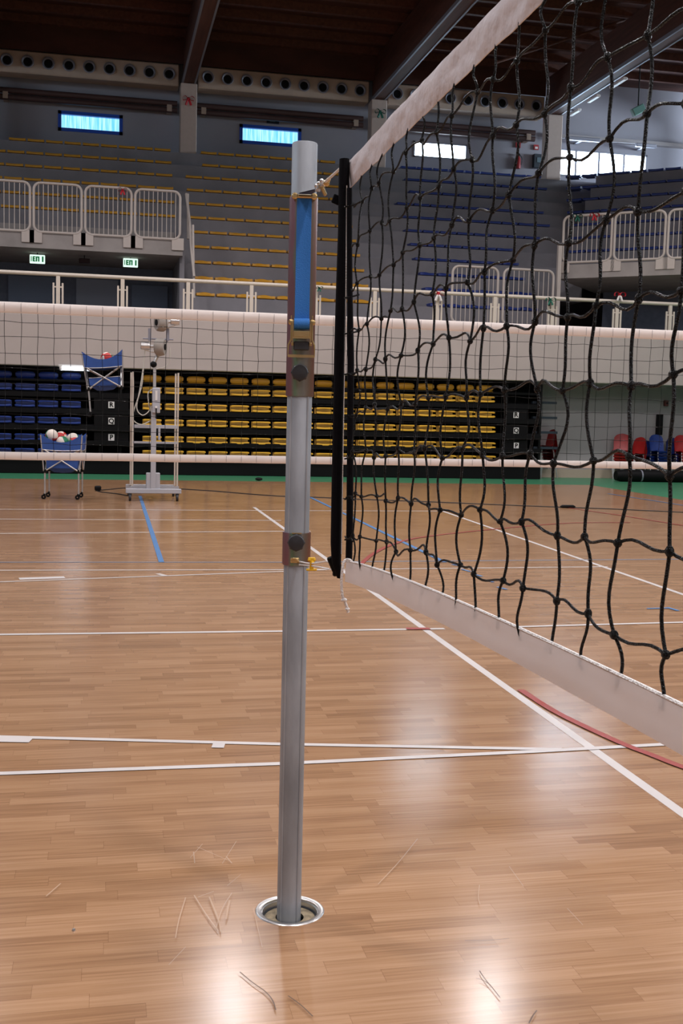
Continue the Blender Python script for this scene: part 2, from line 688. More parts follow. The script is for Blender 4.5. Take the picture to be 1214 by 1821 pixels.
# white tapes
line([(2.40, 17.78, 0), (2.27, 3.93, 0), (2.26, 1.5, 0)], 0.052, M_WHITELINE)
line([(5.41, 17.26, 0), (5.12, 9.06, 0), (5.02, 5.0, 0)], 0.052, M_WHITELINE)
line([on_z(-420, 903.7), on_z(500, 908), on_z(787, 909)], 0.055, M_WHITELINE)
line(pl((-420, 921.3), (500, 925.5)), 0.05, M_WHITELINE)
line(pl((-420, 952.2), (470, 945), (552, 944.5)), 0.055, M_WHITELINE)
line(pl((-420, 1000), (500, 1000), (1214, 994.5), (1300, 994)), 0.05, M_THINBLUE)
line(pl((-420, 1015.2), (470, 1013.5), (640, 1012.5), (1080, 1008)), 0.04, M_WHITELINE)
line(pl((-420, 1050.5), (300, 1024), (500, 1016.5), (585, 1013)), 0.04, M_WHITELINE)
line(pl((34, 1029.5), (115, 1027)), 0.12, M_WHITELINE)
line(pl((280, 1020.5), (296, 1024.5)), 0.05, M_WHITELINE)
line(pl((-420, 1133.7), (497, 1123), (790, 1118.5)), 0.05, M_WHITELINE)
line(pl((885, 1116), (1214, 1107), (1300, 1105)), 0.045, M_WHITELINE)
line(pl((-420, 1299.8), (0, 1311), (497, 1324), (1000, 1333.5)), 0.04, M_WHITELINE)
line(pl((-420, 1391.3), (0, 1376.5), (497, 1359), (955, 1337), (1208, 1323)), 0.042, M_WHITELINE)
line(pl((-60, 1315), (55, 1317.5)), 0.07, M_WHITELINE)
line(pl((377, 1327), (399, 1327.5)), 0.062, M_WHITELINE)
# blue attack lines
line([(0.66, 19.9, 0), (0.595, 11.32, 0)], 0.055, M_BLUELINE)
line([(3.72, 20.2, 0), (3.56, 11.22, 0)], 0.055, M_BLUELINE)
for a, b2 in (((803, 1004), (815, 1006.5)), ((821, 1013), (836, 1017)), ((844, 1022), (857, 1025.5)), ((864, 1032.5), (877, 1036)), ((884, 1044.5), (901, 1049)), ((1150, 1083), (1190, 1082)), ((1186, 1081), (1206, 1087))):
    line(pl(a, b2), 0.035, M_BLUELINE)
line(pl((1080, 878), (1214, 899)), 0.05, M_BLUELINE)
# red arcs
line(bez(pl((640, 1005), (664, 985), (700, 968), (752, 955.5), (873, 942), (1005, 931), (1120, 929.5))), 0.05, M_REDLINE)
line(pl((1000, 902), (1110, 918), (1214, 935)), 0.05, M_REDLINE)
line(bez(pl((925, 1228), (978, 1262), (1030, 1289), (1106, 1324), (1160, 1345), (1214, 1366), (1300, 1394))), 0.045, M_REDLINE)
line(pl((722, 1119), (764, 1119)), 0.07, M_REDLINE)
# scuffs and scratches worn into the lacquer
for p, w in ((((426, 1732), (450, 1752), (470, 1766), (484, 1782), (490, 1800)), .006), (((852, 1730), (862, 1745), (876, 1762), (889, 1778)), .005), (((846, 1744), (858, 1747), (872, 1756)), .004), (((954, 1801), (946, 1812), (940, 1824)), .006), (((512, 1775), (535, 1792), (556, 1812)), .006), (((826, 1677), (870, 1676), (905, 1673)), .004)):
    line(bez(pl(*p), 4), w * .6, M_SCUFF, 'scuff_mark')
for p, w in ((((742, 1495), (710, 1535), (672, 1576)), .003), (((330, 1600), (318, 1640), (312, 1672)), .004), (((345, 1596), (365, 1628), (388, 1660)), .004), (((412, 1592), (395, 1620), (384, 1655)), .003), (((108, 1575), (82, 1598)), .004), (((852, 1578), (850, 1600), (853, 1612)), .003), (((905, 1545), (930, 1580)), .002), (((420, 1500), (395, 1540)), .002), (((350, 1510), (410, 1536)), .002), (((1008, 1620), (1036, 1650)), .002), (((360, 1505), (338, 1530)), .002), (((380, 1590), (352, 1600)), .003), (((372, 1600), (388, 1640), (392, 1662)), .005), (((408, 1606), (402, 1640)), .006), (((428, 1560), (404, 1580)), .002), (((450, 1620), (466, 1690)), .002), (((402, 1528), (412, 1540)), .004), (((344, 1520), (346, 1540)), .004), (((330, 1690), (300, 1722)), .002)):
    line(bez(pl(*p), 4), w, M_SCRATCH, 'scratch_mark')

# ceiling deck, purlins, glulam beams with grey metal edge channels
struct(MB().box(((XL + XR) / 2, (YB + YW) / 2, 13.05), (XR - XL, YW - YB, 0.3)).build('ceiling', M_DECK))
y = 15.0
k = 0
while y < 36:
    struct(MB().box(((XL + XR) / 2, y, 12.79), (XR - XL - .05, 0.14, 0.22)).build('purlin_beam', M_GLULAM))
    y += 1.05
BEAMX = [-9.4, -3.42, 2.53, 8.5, 14.43, 20.4]
for bx in BEAMX:
    o = struct(MB().box((bx, 17.4, 12.05), (0.32, 36.2, 1.25)).build('roof_beam', M_GLULAM))
    e = MB()
    for sx in (-.185, .185):
        e.box((bx + sx, 17.4, 11.46), (0.05, 36.1, 0.10))
    e.build('edge_channel', M_GREYMET, o)
    # columns carrying the beams
    if bx > -9:
        struct(MB().box((bx, 35.38, 10.2), (0.50, 0.5, 2.42), bev=.02).build('column_1', M_COL))
struct(MB().tube([on_y(880, 112, 30.5), on_y(1112, 35, 30.5)], 0.035, 8).build('brace_beam', M_GLULAM))

# end wall with its high windows
wx = [(-1.38, 0.58, 10.03, 10.64), (4.25, 6.25, 10.06, 10.66), (10.02, 11.88, 10.04, 10.56), (15.1, 18.41, 9.78, 10.68)]
b = MB()
edges = [XL]
for a in wx:
    edges += [a[0], a[1]]
edges.append(XR)
for i in range(len(edges) - 1):
    x0, x1 = edges[i], edges[i + 1]
    if i % 2 == 0:
        b.box(((x0 + x1) / 2, YW + .15, 6.45), (x1 - x0, .3, 12.9))
    else:
        z0, z1 = wx[i // 2][2:]
        b.box(((x0 + x1) / 2, YW + .15, z0 / 2), (x1 - x0, .3, z0))
        b.box(((x0 + x1) / 2, YW + .15, (z1 + 12.9) / 2), (x1 - x0, .3, 12.9 - z1))
wall_end = struct(b.build('wall_back', M_WALL))
for i, (x0, x1, z0, z1) in enumerate(wx):
    w_ = thing(f'window_{i + 1}', ((x0 + x1) / 2, YW, z0), None, None)
    struct(w_)
    fr = MB()
    t = .10 if i < 2 else .05
    for cx, cz, sx, sz in (((x0 + x1) / 2, z0 + t / 2, x1 - x0, t), ((x0 + x1) / 2, z1 - t / 2, x1 - x0, t), (x0 + t / 2, (z0 + z1) / 2, t, z1 - z0), (x1 - t / 2, (z0 + z1) / 2, t, z1 - z0)):
        fr.box((cx, YW + .04, cz), (sx, .14, sz))
    if i == 3:
        for fx in (.205, .46, .74):
            fr.box((x0 + (x1 - x0) * fx, YW + .04, (z0 + z1) / 2), (.07, .12, z1 - z0))
    fr.build('window_frame', M_BLUEFR if i < 2 else M_GREYMET, w_)
    MB().box(((x0 + x1) / 2, YW + .12, (z0 + z1) / 2), (x1 - x0, .03, z1 - z0)).build('window_pane', (M_WIN_BLUE, M_WIN_BLUE, M_WIN_PALE, M_WIN_WHITE)[i], w_)

# other walls of the hall; their high windows are added for ambient light
ADDEDW = []
for nm, X, sg, spans in (('wall_left', XL, -1, ((2, 8), (12, 18), (22, 28))), ('wall_right', XR, 1, ((2, 8), (12, 18), (22, 27), (29, 35)))):
    b = MB()
    es = [YB] + [v for a in spans for v in a] + [YW]
    for i in range(len(es) - 1):
        y0, y1 = es[i], es[i + 1]
        if i % 2 == 0:
            b.box((X + sg * .15, (y0 + y1) / 2, 6.45), (.3, y1 - y0, 12.9))
        else:
            b.box((X + sg * .15, (y0 + y1) / 2, 4.65), (.3, y1 - y0, 9.3))
            b.box((X + sg * .15, (y0 + y1) / 2, 11.9), (.3, y1 - y0, 2.0))
    struct(b.build(nm, M_WALL))
    for y0, y1 in spans:
        w_ = struct(thing('window_%d' % (5 + len(ADDEDW)), (X, (y0 + y1) / 2, 9.3), None, None))  # added window out of view, there to light ceiling and tiers
        fr = MB()
        for yy in (y0 + .05, (y0 * 2 + y1) / 3, (y0 + y1 * 2) / 3, y1 - .05):
            fr.box((X + sg * .05, yy, 10.1), (.12, .1, 1.6))
        for zz in (9.35, 10.85):
            fr.box((X + sg * .05, (y0 + y1) / 2, zz), (.12, y1 - y0, .1))
        fr.build('window_frame', M_GREYMET, w_)
        MB().box((X + sg * .14, (y0 + y1) / 2, 10.1), (.03, y1 - y0, 1.6)).build('window_pane', M_WIN_ADDED, w_)
        ADDEDW.append((X - sg * .15, (y0 + y1) / 2, 10.1, y1 - y0, sg))
struct(MB().box(((XL + XR) / 2, YB - .15, 6.45), (XR - XL, .3, 12.9)).build('wall_front', M_WALL))
# wall under the gallery, behind the closed stand
struct(MB().box(((XL + XR) / 2, 27.35, 1.6), (XR - XL, .3, 3.2)).build('wall_gallery', M_WALLW))
MB().box(((11 + XR) / 2, 27.185, .11), (XR - 11.0, .03, .22)).build('baseboard_gallery', mat('beige_skirting', (176, 160, 142), .7))
struct(bpy.data.objects['baseboard_gallery'])
# gallery slab and parapet
struct(MB().box(((XL + XR) / 2, 28.0, 3.2), (XR - XL, 3.5, 0.3)).build('gallery_slab', M_SLAB))
struct(MB().box(((XL + XR) / 2, YS + .1, 3.02), (XR - XL, 0.2, 1.16), bev=.015).build('wall_parapet', M_PARAPET))

# concrete tiers
ROWY = lambda i: 29.8 + .55 * i
ROWZ = lambda i: 4.48 + .483 * i
for i in range(11):
    x0 = 2.05 if i < 5 else XL
    x1 = 12.35 if i < 2 else 13.6 if i < 5 else XR
    yf = ROWY(i) - .26
    zt = ROWZ(i)
    zb = 3.35 if i == 0 else ROWZ(i - 1) - .05
    struct(MB().box(((x0 + x1) / 2, (yf + YW) / 2, (zt + zb) / 2), (x1 - x0, YW - yf, zt - zb)).build('tier_slab', M_CONC))
# passage under the upper tiers on the left: landing slab, dark recess behind
struct(MB().box(((XL + 2.0) / 2, 30.9, 5.64), (2.0 - XL, 3.2, 0.36)).build('landing_slab', M_SLAB))
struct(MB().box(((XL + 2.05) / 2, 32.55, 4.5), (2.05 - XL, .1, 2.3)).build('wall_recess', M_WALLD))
struct(MB().box((2.0, 31.0, 4.6), (.12, 3.0, 2.5)).build('wall_stair', M_CONC))
d_ = struct(MB().box((-.15, 32.46, 4.25), (1.15, .08, 1.7)).build('door_1', M_GREYBOX))
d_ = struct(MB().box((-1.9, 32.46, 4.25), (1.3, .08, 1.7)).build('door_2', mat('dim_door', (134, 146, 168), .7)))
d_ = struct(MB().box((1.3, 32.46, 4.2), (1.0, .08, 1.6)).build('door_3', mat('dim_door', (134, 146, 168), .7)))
struct(MB().box(((XL + 2.0) / 2, 32.24, 6.15), (1.9 - XL, .08, .66)).build('wall_landing', M_SLAB))
struct(MB().box(((XL + 14.1) / 2, 35.28, 12.46), (14.1 - XL, .06, .92)).build('fascia_beam', M_DECK))
# angled corner tiers on the right
CD = Vector((.766, -.643, 0))
CN = Vector((.643, .766, 0))
CR = Matrix((CD, CN, Vector((0, 0, 1)))).transposed()
FC = Vector((12.06, 28.5, 0))
C0 = FC.dot(CN)


def cpt(t, c, z=0.0):
    """t along the corner from the fence foot, c outward from the fence line"""
    return FC + CD * t + CN * c + Vector((0, 0, z))


for i in range(4, 11):
    c0 = 2.9 + .55 * (i - 3) - .26
    zt, zb = ROWZ(i), ROWZ(i - 1) - .1
    struct(MB().box(cpt(5.0, c0 + 4, (zt + zb) / 2), (12, 8, zt - zb), CR).build('tier_slab', M_CONC))
struct(MB().box(cpt(6.0, 1.9, 5.46), (12.2, 3.8, 0.36), CR).build('landing_slab', M_SLAB))
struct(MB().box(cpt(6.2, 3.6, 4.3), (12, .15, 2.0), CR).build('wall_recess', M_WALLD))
struct(MB().box(on_y(992, 510, 28.4) + Vector((0, 0, -.55)), (.10, .10, 3.4)).build('column_2', M_FENCE))

# beige air ducts with round jet nozzles between the columns
for bi, (x0, x1) in enumerate([(-9.1, -3.7), (-3.1, 2.24), (2.82, 8.2), (8.82, 14.1)]):
    o = thing('air_duct', ((x0 + x1) / 2, 35.3, 11.35), ['beige air duct with nine round nozzles, partly cut by the left picture edge', 'beige air duct with round nozzles above the leftmost blue window', 'beige air duct with round nozzles above the blue window behind the post', 'beige air duct with round nozzles above the pale window behind the net'][bi], 'air duct', 'air ducts below the roof')
    MB().box(((x0 + x1) / 2, 35.62, 11.67), (x1 - x0, .6, .64), bev=.03).build('casing', M_BEIGE, o)
    n = 9
    for k in range(n):
        cx = x0 + (x1 - x0) * (k + .5) / n
        nz = MB()
        R = Matrix.Rotation(PI / 2, 3, 'X')
        nz.lathe([(.17, 0), (.185, .02), (.185, .05), (.165, .055), (.15, .02), (.10, -.01)], (cx, 35.315, 11.68), 20, R)
        q = nz.build('nozzle', M_GREYMET, o, smooth=True)
        MB().lathe([(.152, .004), (.085, .006), (.0, .006)], (cx, 35.315, 11.68), 20, R).build('nozzle_throat', M_BLACK, q)
# brown pipes under the ducts
for bi, (x0, x1) in enumerate([(-9.1, -3.7), (-3.15, 2.24), (2.82, 8.2), (8.82, 14.1)]):
    o = thing('heating_pipe', ((x0 + x1) / 2, 36.0, 10.8), ['brown twin pipe beyond the left picture edge', 'brown twin pipe on the wall above the leftmost blue window', 'brown twin pipe on the wall above the second blue window', 'brown twin pipe on the wall above the pale window'][bi], 'pipe', 'brown wall pipes')
    for dz in (0, .2):
        MB().cyl((x0, 36.1, 10.82 + dz), (x1, 36.1, 10.82 + dz), .085, 14).build('pipe', M_PIPE, o, True)
    for fx in (.045, .955):
        MB().box((x0 + (x1 - x0) * fx, 36.25, 10.86), (.15, .49, .2)).build('bracket', M_BEIGE, o)
# ledge and unlit strip lamps over the large right window
struct(MB().box((19.6, YW - .12, 11.05), (9.8, .24, .12)).build('trim_1', M_WALLW))
for nm, a, c in (('left', (1006, 243), (1066, 252)), ('right', (1130, 256), (1166, 262))):
    p, q = on_y(*a, 35.85), on_y(*c, 35.85)
    o = thing('strip_lamp', (p + q) / 2, 'unlit grey strip lamp above the large bright window' if nm == 'left' else 'short unlit strip lamp on the wall, right of the other strip lamp', 'lamp', 'unlit strip lamps')
    MB().box((p + q) / 2, ((q - p).length, .14, .12), bev=.02).build('housing', M_GREYMET, o)
    MB().box((p + q) / 2 + Vector((0, .32, 0)), (.1, .64, .06)).build('arm', M_GREYMET, o)

# ================================================================== GALLERY FITTINGS
rail = thing('gallery_railing', (5, YS + .1, 3.6), 'cream tube railing running along the top of the white parapet', 'railing')
MB().tube([(XL + .1, YS + .1, 4.50), (XR - .1, YS + .1, 4.50)], .045, 12).build('top_rail', M_RAILP, rail, True)
pxs = [-.987 - 1.49 * 2, -.987 - 1.49, -.987, .441, 1.929, 3.401, 4.937, 6.372, 7.94, 9.402, 10.912, 12.641, 14.1, 15.6]
for x in pxs:
    q = MB().box((x, YS + .1, 4.05), (.085, .06, .92)).build('post', M_RAILP, rail)
    for sx in (-.10, .10):
        s_ = MB().box((x + sx, YS + .09, 3.95), (.04, .03, .72))
        s_.box((x + sx / 2, YS + .09, 4.22), (.1, .02, .03))
        s_.box((x + sx / 2, YS + .09, 3.8), (.1, .02, .03))
        s_.build('side_bar', M_RAILP, q)


def fence(a, b, z0, z1, label, group, nb=9, feet=True):
    """panel of bent tube with bars between two floor points"""
    a, b = Vector((a[0], a[1], z0)), Vector((b[0], b[1], z0))
    L = (b - a).length
    u = (b - a).normalized()
    hgt = z1 - z0
    o = thing('fence_panel', (a + b) / 2, label, 'fence', group)
    r = .17
    pts = []
    for cx, cz, a0 in ((L - r, r, -90), (L - r, hgt - r, 0), (r, hgt - r, 90), (r, r, 180)):
        for k in range(7):
            t = math.radians(a0 + 15 * k)
            pts.append(a + u * (cx + r * math.cos(t)) + Vector((0, 0, cz + r * math.sin(t))))
    pts.append(pts[0])
    MB().tube(pts, .034, 10, caps=False).build('frame', M_FENCE, o, True)
    for k in range(nb):
        x = L * (k + 1) / (nb + 1)
        MB().cyl(a + u * x + Vector((0, 0, .02)), a + u * x + Vector((0, 0, hgt - .02)), .011, 6).build('bar', M_FENCE, o)
    if feet:
        n = Vector((-u.y, u.x, 0))
        for x in (.05, L - .05):
            c = a + u * x + Vector((0, 0, -.12))
            MB().box(c, (.3, .05, .3), Matrix((u, n, Vector((0, 0, 1)))).transposed()).build('foot_plate', M_FENCE, o)
    return o


fx = [-4.35, -3.05, -1.72, -.47, .76, 1.98]
labs = ['white barred fence panel on the landing beyond the left picture edge', 'white barred fence panel on the landing at the left picture edge', 'white barred fence panel on the landing, second from its left end', 'white barred fence panel with a red bow on its top bar', 'white barred fence panel at the stair end of the landing above the second exit sign']
labs = ['white barred fence panel on the left landing, farthest from the stairs', 'white barred fence panel on the left landing, cut by the picture edge', 'white barred fence panel on the left landing above the first exit sign', 'white barred fence panel on the left landing with a red bow on top', 'white barred fence panel on the left landing, next to the stairs']
for i in range(5):
    fence((fx[i] + .03, 29.28), (fx[i + 1] - .06, 29.28), 5.86, 7.06, labs[i], 'fence panels on the left landing')
a = on_y(803, 520, 28.0)
fence((8.84, 28.0), (10.08, 28.0), 3.95, 5.40, 'white barred fence panel behind the railing, left of the pair', 'fence panels behind the railing')
fence((10.24, 28.0), (11.62, 28.0), 3.95, 5.40, 'white barred fence panel behind the railing, right of the pair', 'fence panels behind the railing')
for i, lab in enumerate(['white barred fence panel on the right corner landing, with a green bow', 'white barred fence panel on the right corner landing, second from its left end', 'white barred fence panel on the right corner landing, at the picture edge']):
    t0 = i * 1.38
    p, q = cpt(t0, 0), cpt(t0 + 1.30, 0)
    fence((p.x, p.y), (q.x, q.y), 5.70, 6.92, lab, 'fence panels on the right landing')
# stair handrail
hr = thing('handrail', (2.2, 29.6, 4.5), 'pale tube handrail beside the stairs at the left yellow seats', 'handrail')
MB().tube(bez([on_y(345, 492, 29.0), on_y(340, 440, 29.2), on_y(337, 395, 29.6), on_y(331, 345, 30.3)], 6), .035, 8).build('rail', M_FENCE, hr, True)
MB().tube([on_y(334, 345, 30.3), on_y(334, 425, 29.9)], .03, 8).build('post', M_FENCE, hr, True)
MB().tube([on_y(343, 400, 29.2), on_y(345, 530, 29.0)], .03, 8).build('post', M_FENCE, hr, True)


def bow(px, py, Y, m, label, s=.13, m2=None, dy=0):
    p = on_y(px, py, Y)
    o = thing('ribbon_bow', p, label, 'ribbon', 'ribbon bows tied in the hall')
    for sx in (-1, 1):
        pts = bez([p, p + Vector((sx * s * .5, -.03, s * .45)), p + Vector((sx * s, -.04, s * .2)), p + Vector((sx * s * .9, -.03, -s * .3)), p], 5)
        b = MB()
        b.grid([[q + Vector((0, -.04, 0)) for q in pts], [q + Vector((0, .04, 0)) for q in pts]])
        b.build('loop', m, o)
        MB().tube([p, p + Vector((sx * s * .25, -.03, -s * .5)), p + Vector((sx * s * .45, -.03, -s * 1.1))], [s * .12, s * .2, s * .22], 5).build('tail', m2 or m, o)
    MB().ball(p, s * .3, 8, 6).build('knot', m, o)


bow(335, 176, 35.06, M_REDRIB, 'red ribbon bow on the leftmost white column', .17)
bow(676, 199, 35.06, M_GRNRIB, 'green ribbon bow on the white column beside the white net band', .17)
bow(218, 338, 29.2, M_REDRIB, 'red ribbon bow on top of a left landing fence panel', .11)
p = cpt(.34, -.05, 6.93)
bow(1026, 385, 28.2, M_GRNRIB, 'green ribbon bow on the first right landing fence panel', .12)
bow(1056, 383, 27.85, M_REDRIB, 'red ribbon bow on the first right landing fence panel', .12)
bow(779, 522, YS, M_REDRIB, 'red and white bow on the railing, left of the two', .16, M_WHTRIB)
bow(1101, 524, YS, M_REDRIB, 'red and white bow on the railing near the right picture edge', .14, M_WHTRIB)
bow(978, 533, YS, M_GRNRIB, 'green ribbon bow on the railing between the two red ones', .12)
bow(567, 512, YS, M_GRNRIB, 'small green ribbon on the railing just right of the post', .08)

# lit exit signs in the dark recess
for k, (px, py) in enumerate(((66.5, 461), (232, 467.5))):
    p = on_y(px, py, 30.2)
    o = thing('exit_sign', p, ('lit green and white exit sign in the recess, left of the two', 'lit green and white exit sign in the recess, nearer the stairs')[k], 'exit sign', 'lit exit signs')
    MB().box(p, (.38, .08, .22), bev=.01).build('light_box', M_EXITW, o)
    s_ = MB()
    y_ = p.y - .045
    for bx, bz, sx, sz in ((-.10, 0, .034, .13), (-.075, .05, .06, .03), (-.075, 0, .05, .028), (-.075, -.05, .06, .03), (-.02, 0, .036, .13), (.007, .05, .06, .03), (.035, 0, .036, .13), (.135, 0, .04, .14), (-.15, 0, .02, .13)):
        s_.box((p.x + bx, y_, p.z + bz), (sx, .012, sz))
    s_.build('pictogram', M_EXITG, o)
    MB().cyl(p + Vector((0, 0, .1)), p + Vector((0, 0, .3)), .015, 6).build('hanger', M_BLACK, o)
p = on_y(150, 464, 30.2)
o = thing('speaker_box', p, 'small dark box hanging between the two lit exit signs', 'box')
MB().box(p, (.28, .12, .12), bev=.015).build('housing', mat('dark_maroon', (44, 18, 24), .5), o)
MB().cyl(p, p + Vector((0, 0, .25)), .012, 6).build('hanger', M_BLACK, o)
# dark unlit sign above the second window, bench end on the top row
p = on_y(485, 214, 36.44)
o = thing('wall_sign', p, 'dark unlit exit sign above the blue window behind the post', 'sign')
MB().box(p, (.40, .08, .20), bev=.01).build('housing', M_SIGND, o)
MB().box(p + Vector((-.02, -.045, 0)), (.17, .01, .12)).build('pictogram', mat('dim_teal', (84, 104, 112), .5), o)
# fire signs and hose cabinet
p = on_y(921, 258, 36.45)
o = thing('fire_sign', p, 'small red and white fire sign, upper left of the group', 'sign', 'fire signs')
MB().box(p, (.17, .03, .17)).build('plate', M_SIGNR, o)
MB().box(p + Vector((0, -.02, -.02)), (.07, .012, .10)).build('pictogram', M_SIGNW, o)
p = on_y(953, 262, 36.45)
o = thing('fire_sign', p, 'small red and white fire sign above the dark hose cabinet', 'sign', 'fire signs')
MB().box(p, (.17, .03, .17)).build('plate', M_SIGNR, o)
MB().box(p + Vector((0, -.02, -.02)), (.10, .012, .07)).build('pictogram', M_SIGNW, o)
p = on_y(921, 288, 36.38)
o = thing('fire_extinguisher', p - Vector((0, 0, .3)), 'red fire extinguisher on the wall beside the hose cabinet', 'fire extinguisher')
MB().lathe([(0, -.22), (.08, -.22), (.085, -.18), (.085, .1), (.05, .17), (.025, .2), (0, .2)], p, 14).build('cylinder', M_SIGNR, o, True)
MB().box(p + Vector((0, 0, .24)), (.06, .1, .07)).build('valve', M_BLACK, o)
MB().tube(bez([p + Vector((.03, -.05, .24)), p + Vector((.11, -.06, .1)), p + Vector((.09, -.07, -.1))], 5), .012, 6).build('hose', M_BLACK, o)
MB().box(p + Vector((0, .1, 0)), (.06, .12, .05)).build('bracket', M_GREYMET, o)
p = on_y(955, 287, 36.4)
o = thing('hose_cabinet', p, 'dark square fire hose cabinet on the wall left of the corner column', 'cabinet')
MB().box(p, (.30, .18, .46), bev=.015).build('housing', M_SIGND, o)
MB().box(p + Vector((.02, -.1, .03)), (.14, .012, .16)).build('window', mat('dim_teal', (84, 104, 112), .5), o)
# small bracket lamp under the roof on the right
p = on_y(1134, 196, 32.5)
o = thing('roof_spotlight', p, 'small greenish spotlight hanging under the roof beams on the right', 'lamp')
MB().box(p, (.42, .18, .24), Matrix.Rotation(-.5, 3, 'Y'), bev=.02).build('housing', mat('greenish_glass', (110, 150, 140), .3), o)
MB().cyl(p, (p.x, p.y, 12.7), .02, 6).build('stem', M_BLACK, o)
# unlit batten lamps along the beam on the right
for k, (a, c) in enumerate((((1014, 205), (1030, 194)), ((1046, 182), (1064, 168)), ((1086, 157), (1112, 137)))):
    p, q = on_x(*a, 14.85), on_x(*c, 14.85)
    m_ = (p + q) / 2
    L = min((q - p).length, 1.8)
    o = thing('batten_lamp', (m_.x, m_.y, m_.z), ['pale batten lamp on the right roof beam, nearest the wall', 'pale batten lamp on the right roof beam, middle of three', 'pale batten lamp on the right roof beam, farthest from the wall'][k], 'lamp', 'batten lamps on the right beam')
    MB().box((m_.x, m_.y, m_.z), (.14, L, .09), bev=.02).build('housing', M_SIGNW, o)
    MB().box((m_.x - .12, m_.y, m_.z + .05), (.2, .1, .05)).build('bracket', M_GREYMET, o)

# ================================================================== UPPER SEATS
def upper_seat(name, m):
    b = MB()
    rows = []
    n = 8
    for (yy, zz) in ((-.21, .0), (-.215, .035), (-.20, .06), (-.05, .055), (.08, .05), (.15, .065), (.19, .105), (.21, .11), (.2, .06), (.16, .03), (0, 0), (-.21, 0)):
        r = []
        for k in range(n + 1):
            u = k / n * 2 - 1
            arch = (1 - u * u)
            hz = zz * (.7 + .5 * arch) if zz > .1 else zz
            r.append(Vector((u * .235, yy, hz + .0 + .012 * (1 - arch) * (1 if zz > .03 else 0))))
        rows.append(r)
    b.grid(rows)
    nr = len(rows)
    for k in (0, n):
        b.add([r[k] for r in rows[:-1]], [tuple(range(nr - 1))])
    b.box((0, .0, -.0), (.3, .28, .03))
    o = b.build(name, m, smooth=True)
    return o


US = {'y': upper_seat('stadium_seat', M_YSEAT2), 'b': upper_seat('stadium_seat', M_BSEAT2)}
used = {'y': False, 'b': False}


def put_seat(kind, loc, rz, label, group):
    o = US[kind]
    if used[kind]:
        o = o.copy()
        C.objects.link(o)
    used[kind] = True
    o.location = loc
    o.rotation_euler = (0, 0, rz)
    tag(o, label, 'seat', group)


rown = lambda i: ORD[10 - i] + ' row from the top'
for i in range(11):
    # yellow block right of the stairs
    n = 0
    for k in range(9):
        x = 2.62 + .53 * k
        if i >= 9 and x < 3.0:
            continue
        n += 1
        put_seat('y', (x, ROWY(i) - .08, ROWZ(i) + .015), 0, f'yellow stadium seat in middle block, {rown(i)}, {ORD[n - 1]} from the stairs', 'yellow stadium seats on the tiers')
    if i >= 5:
        n = 0
        for k in range(11):
            x = 1.75 - .53 * k
            if i == 10 and x < -2.9:
                continue
            n += 1
            put_seat('y', (x, ROWY(i) - .08, ROWZ(i) + .015), 0, f'yellow stadium seat in left block, {rown(i)}, {ORD[n - 1]} from the stairs', 'yellow stadium seats on the tiers')
    # blue block right of the second stairs
    xe = 11.7 if i < 5 else (C0 + 2.9 + .55 * (i - 3) - .766 * ROWY(i)) / .643 - .35
    n = 0
    x = 8.95 if i < 8 else 9.48
    while x < xe:
        n += 1
        put_seat('b', (x, ROWY(i) - .08, ROWZ(i) + .015), 0, f'blue stadium seat in straight block, {rown(i)}, {ORD[n - 1]} from the aisle', 'blue stadium seats on the tiers')
        x += .53
    if i >= 4:
        c0 = 2.9 + .55 * (i - 3) - .08
        xi = (C0 + c0 - .766 * (ROWY(i) - .08)) / .643
        ti = (Vector((xi, ROWY(i) - .08, 0)) - FC).dot(CD)
        for k in range(9):
            p = cpt(ti + .75 + .53 * k, c0, ROWZ(i) + .015)
            put_seat('b', p, -math.radians(40), f'blue stadium seat in corner block, {rown(i)}, {ORD[k]} from the bend', 'blue stadium seats on the tiers')

# ================================================================== CLOSED RETRACTABLE STAND
stand = thing('retractable_grandstand', (4, YS + .4, 0), 'closed black retractable grandstand under the white parapet', 'grandstand')
SX0, SX1 = -8.0, 10.75
rz_ = [.515, .845, 1.235, 1.605, 1.985, 2.265]       # seat centre heights
MB().box(((SX0 + SX1) / 2, YS + .5, .19), (SX1 - SX0, .9, .37), bev=.01).build('base_panel', M_BLACK2, stand)
for i, z in enumerate(rz_):
    y0 = YS + .06 * i
    MB().box(((SX0 + SX1) / 2, y0 + .45, z - .125), (SX1 - SX0 + (.0 if i in (0, 5) else .0), .9 - .05 * i, .05)).build('deck', M_BLACK, stand)
    if i < 5:
        MB().box(((SX0 + SX1) / 2, y0 + .05, z + (.2 if i < 4 else .14)), (SX1 - SX0, .03, .11 if i < 4 else .05)).build('riser_panel', M_BLACK2, stand)
    MB().box(((SX0 + SX1) / 2, YS + .82, z), (SX1 - SX0, .04, .36)).build('back_panel', M_BLACK, stand)
    if i in (1, 2, 3, 4):
        MB().box((SX1 + .2, y0 + .25, z - .06), (.65, .12, .06)).build('end_arm', M_SIGND, stand)
for sx in (SX0, -.05, .42, 9.85, SX1):
    MB().box((sx, YS + .55, 1.2), (.05, .7, 2.35)).build('upright', M_BLACK, stand)
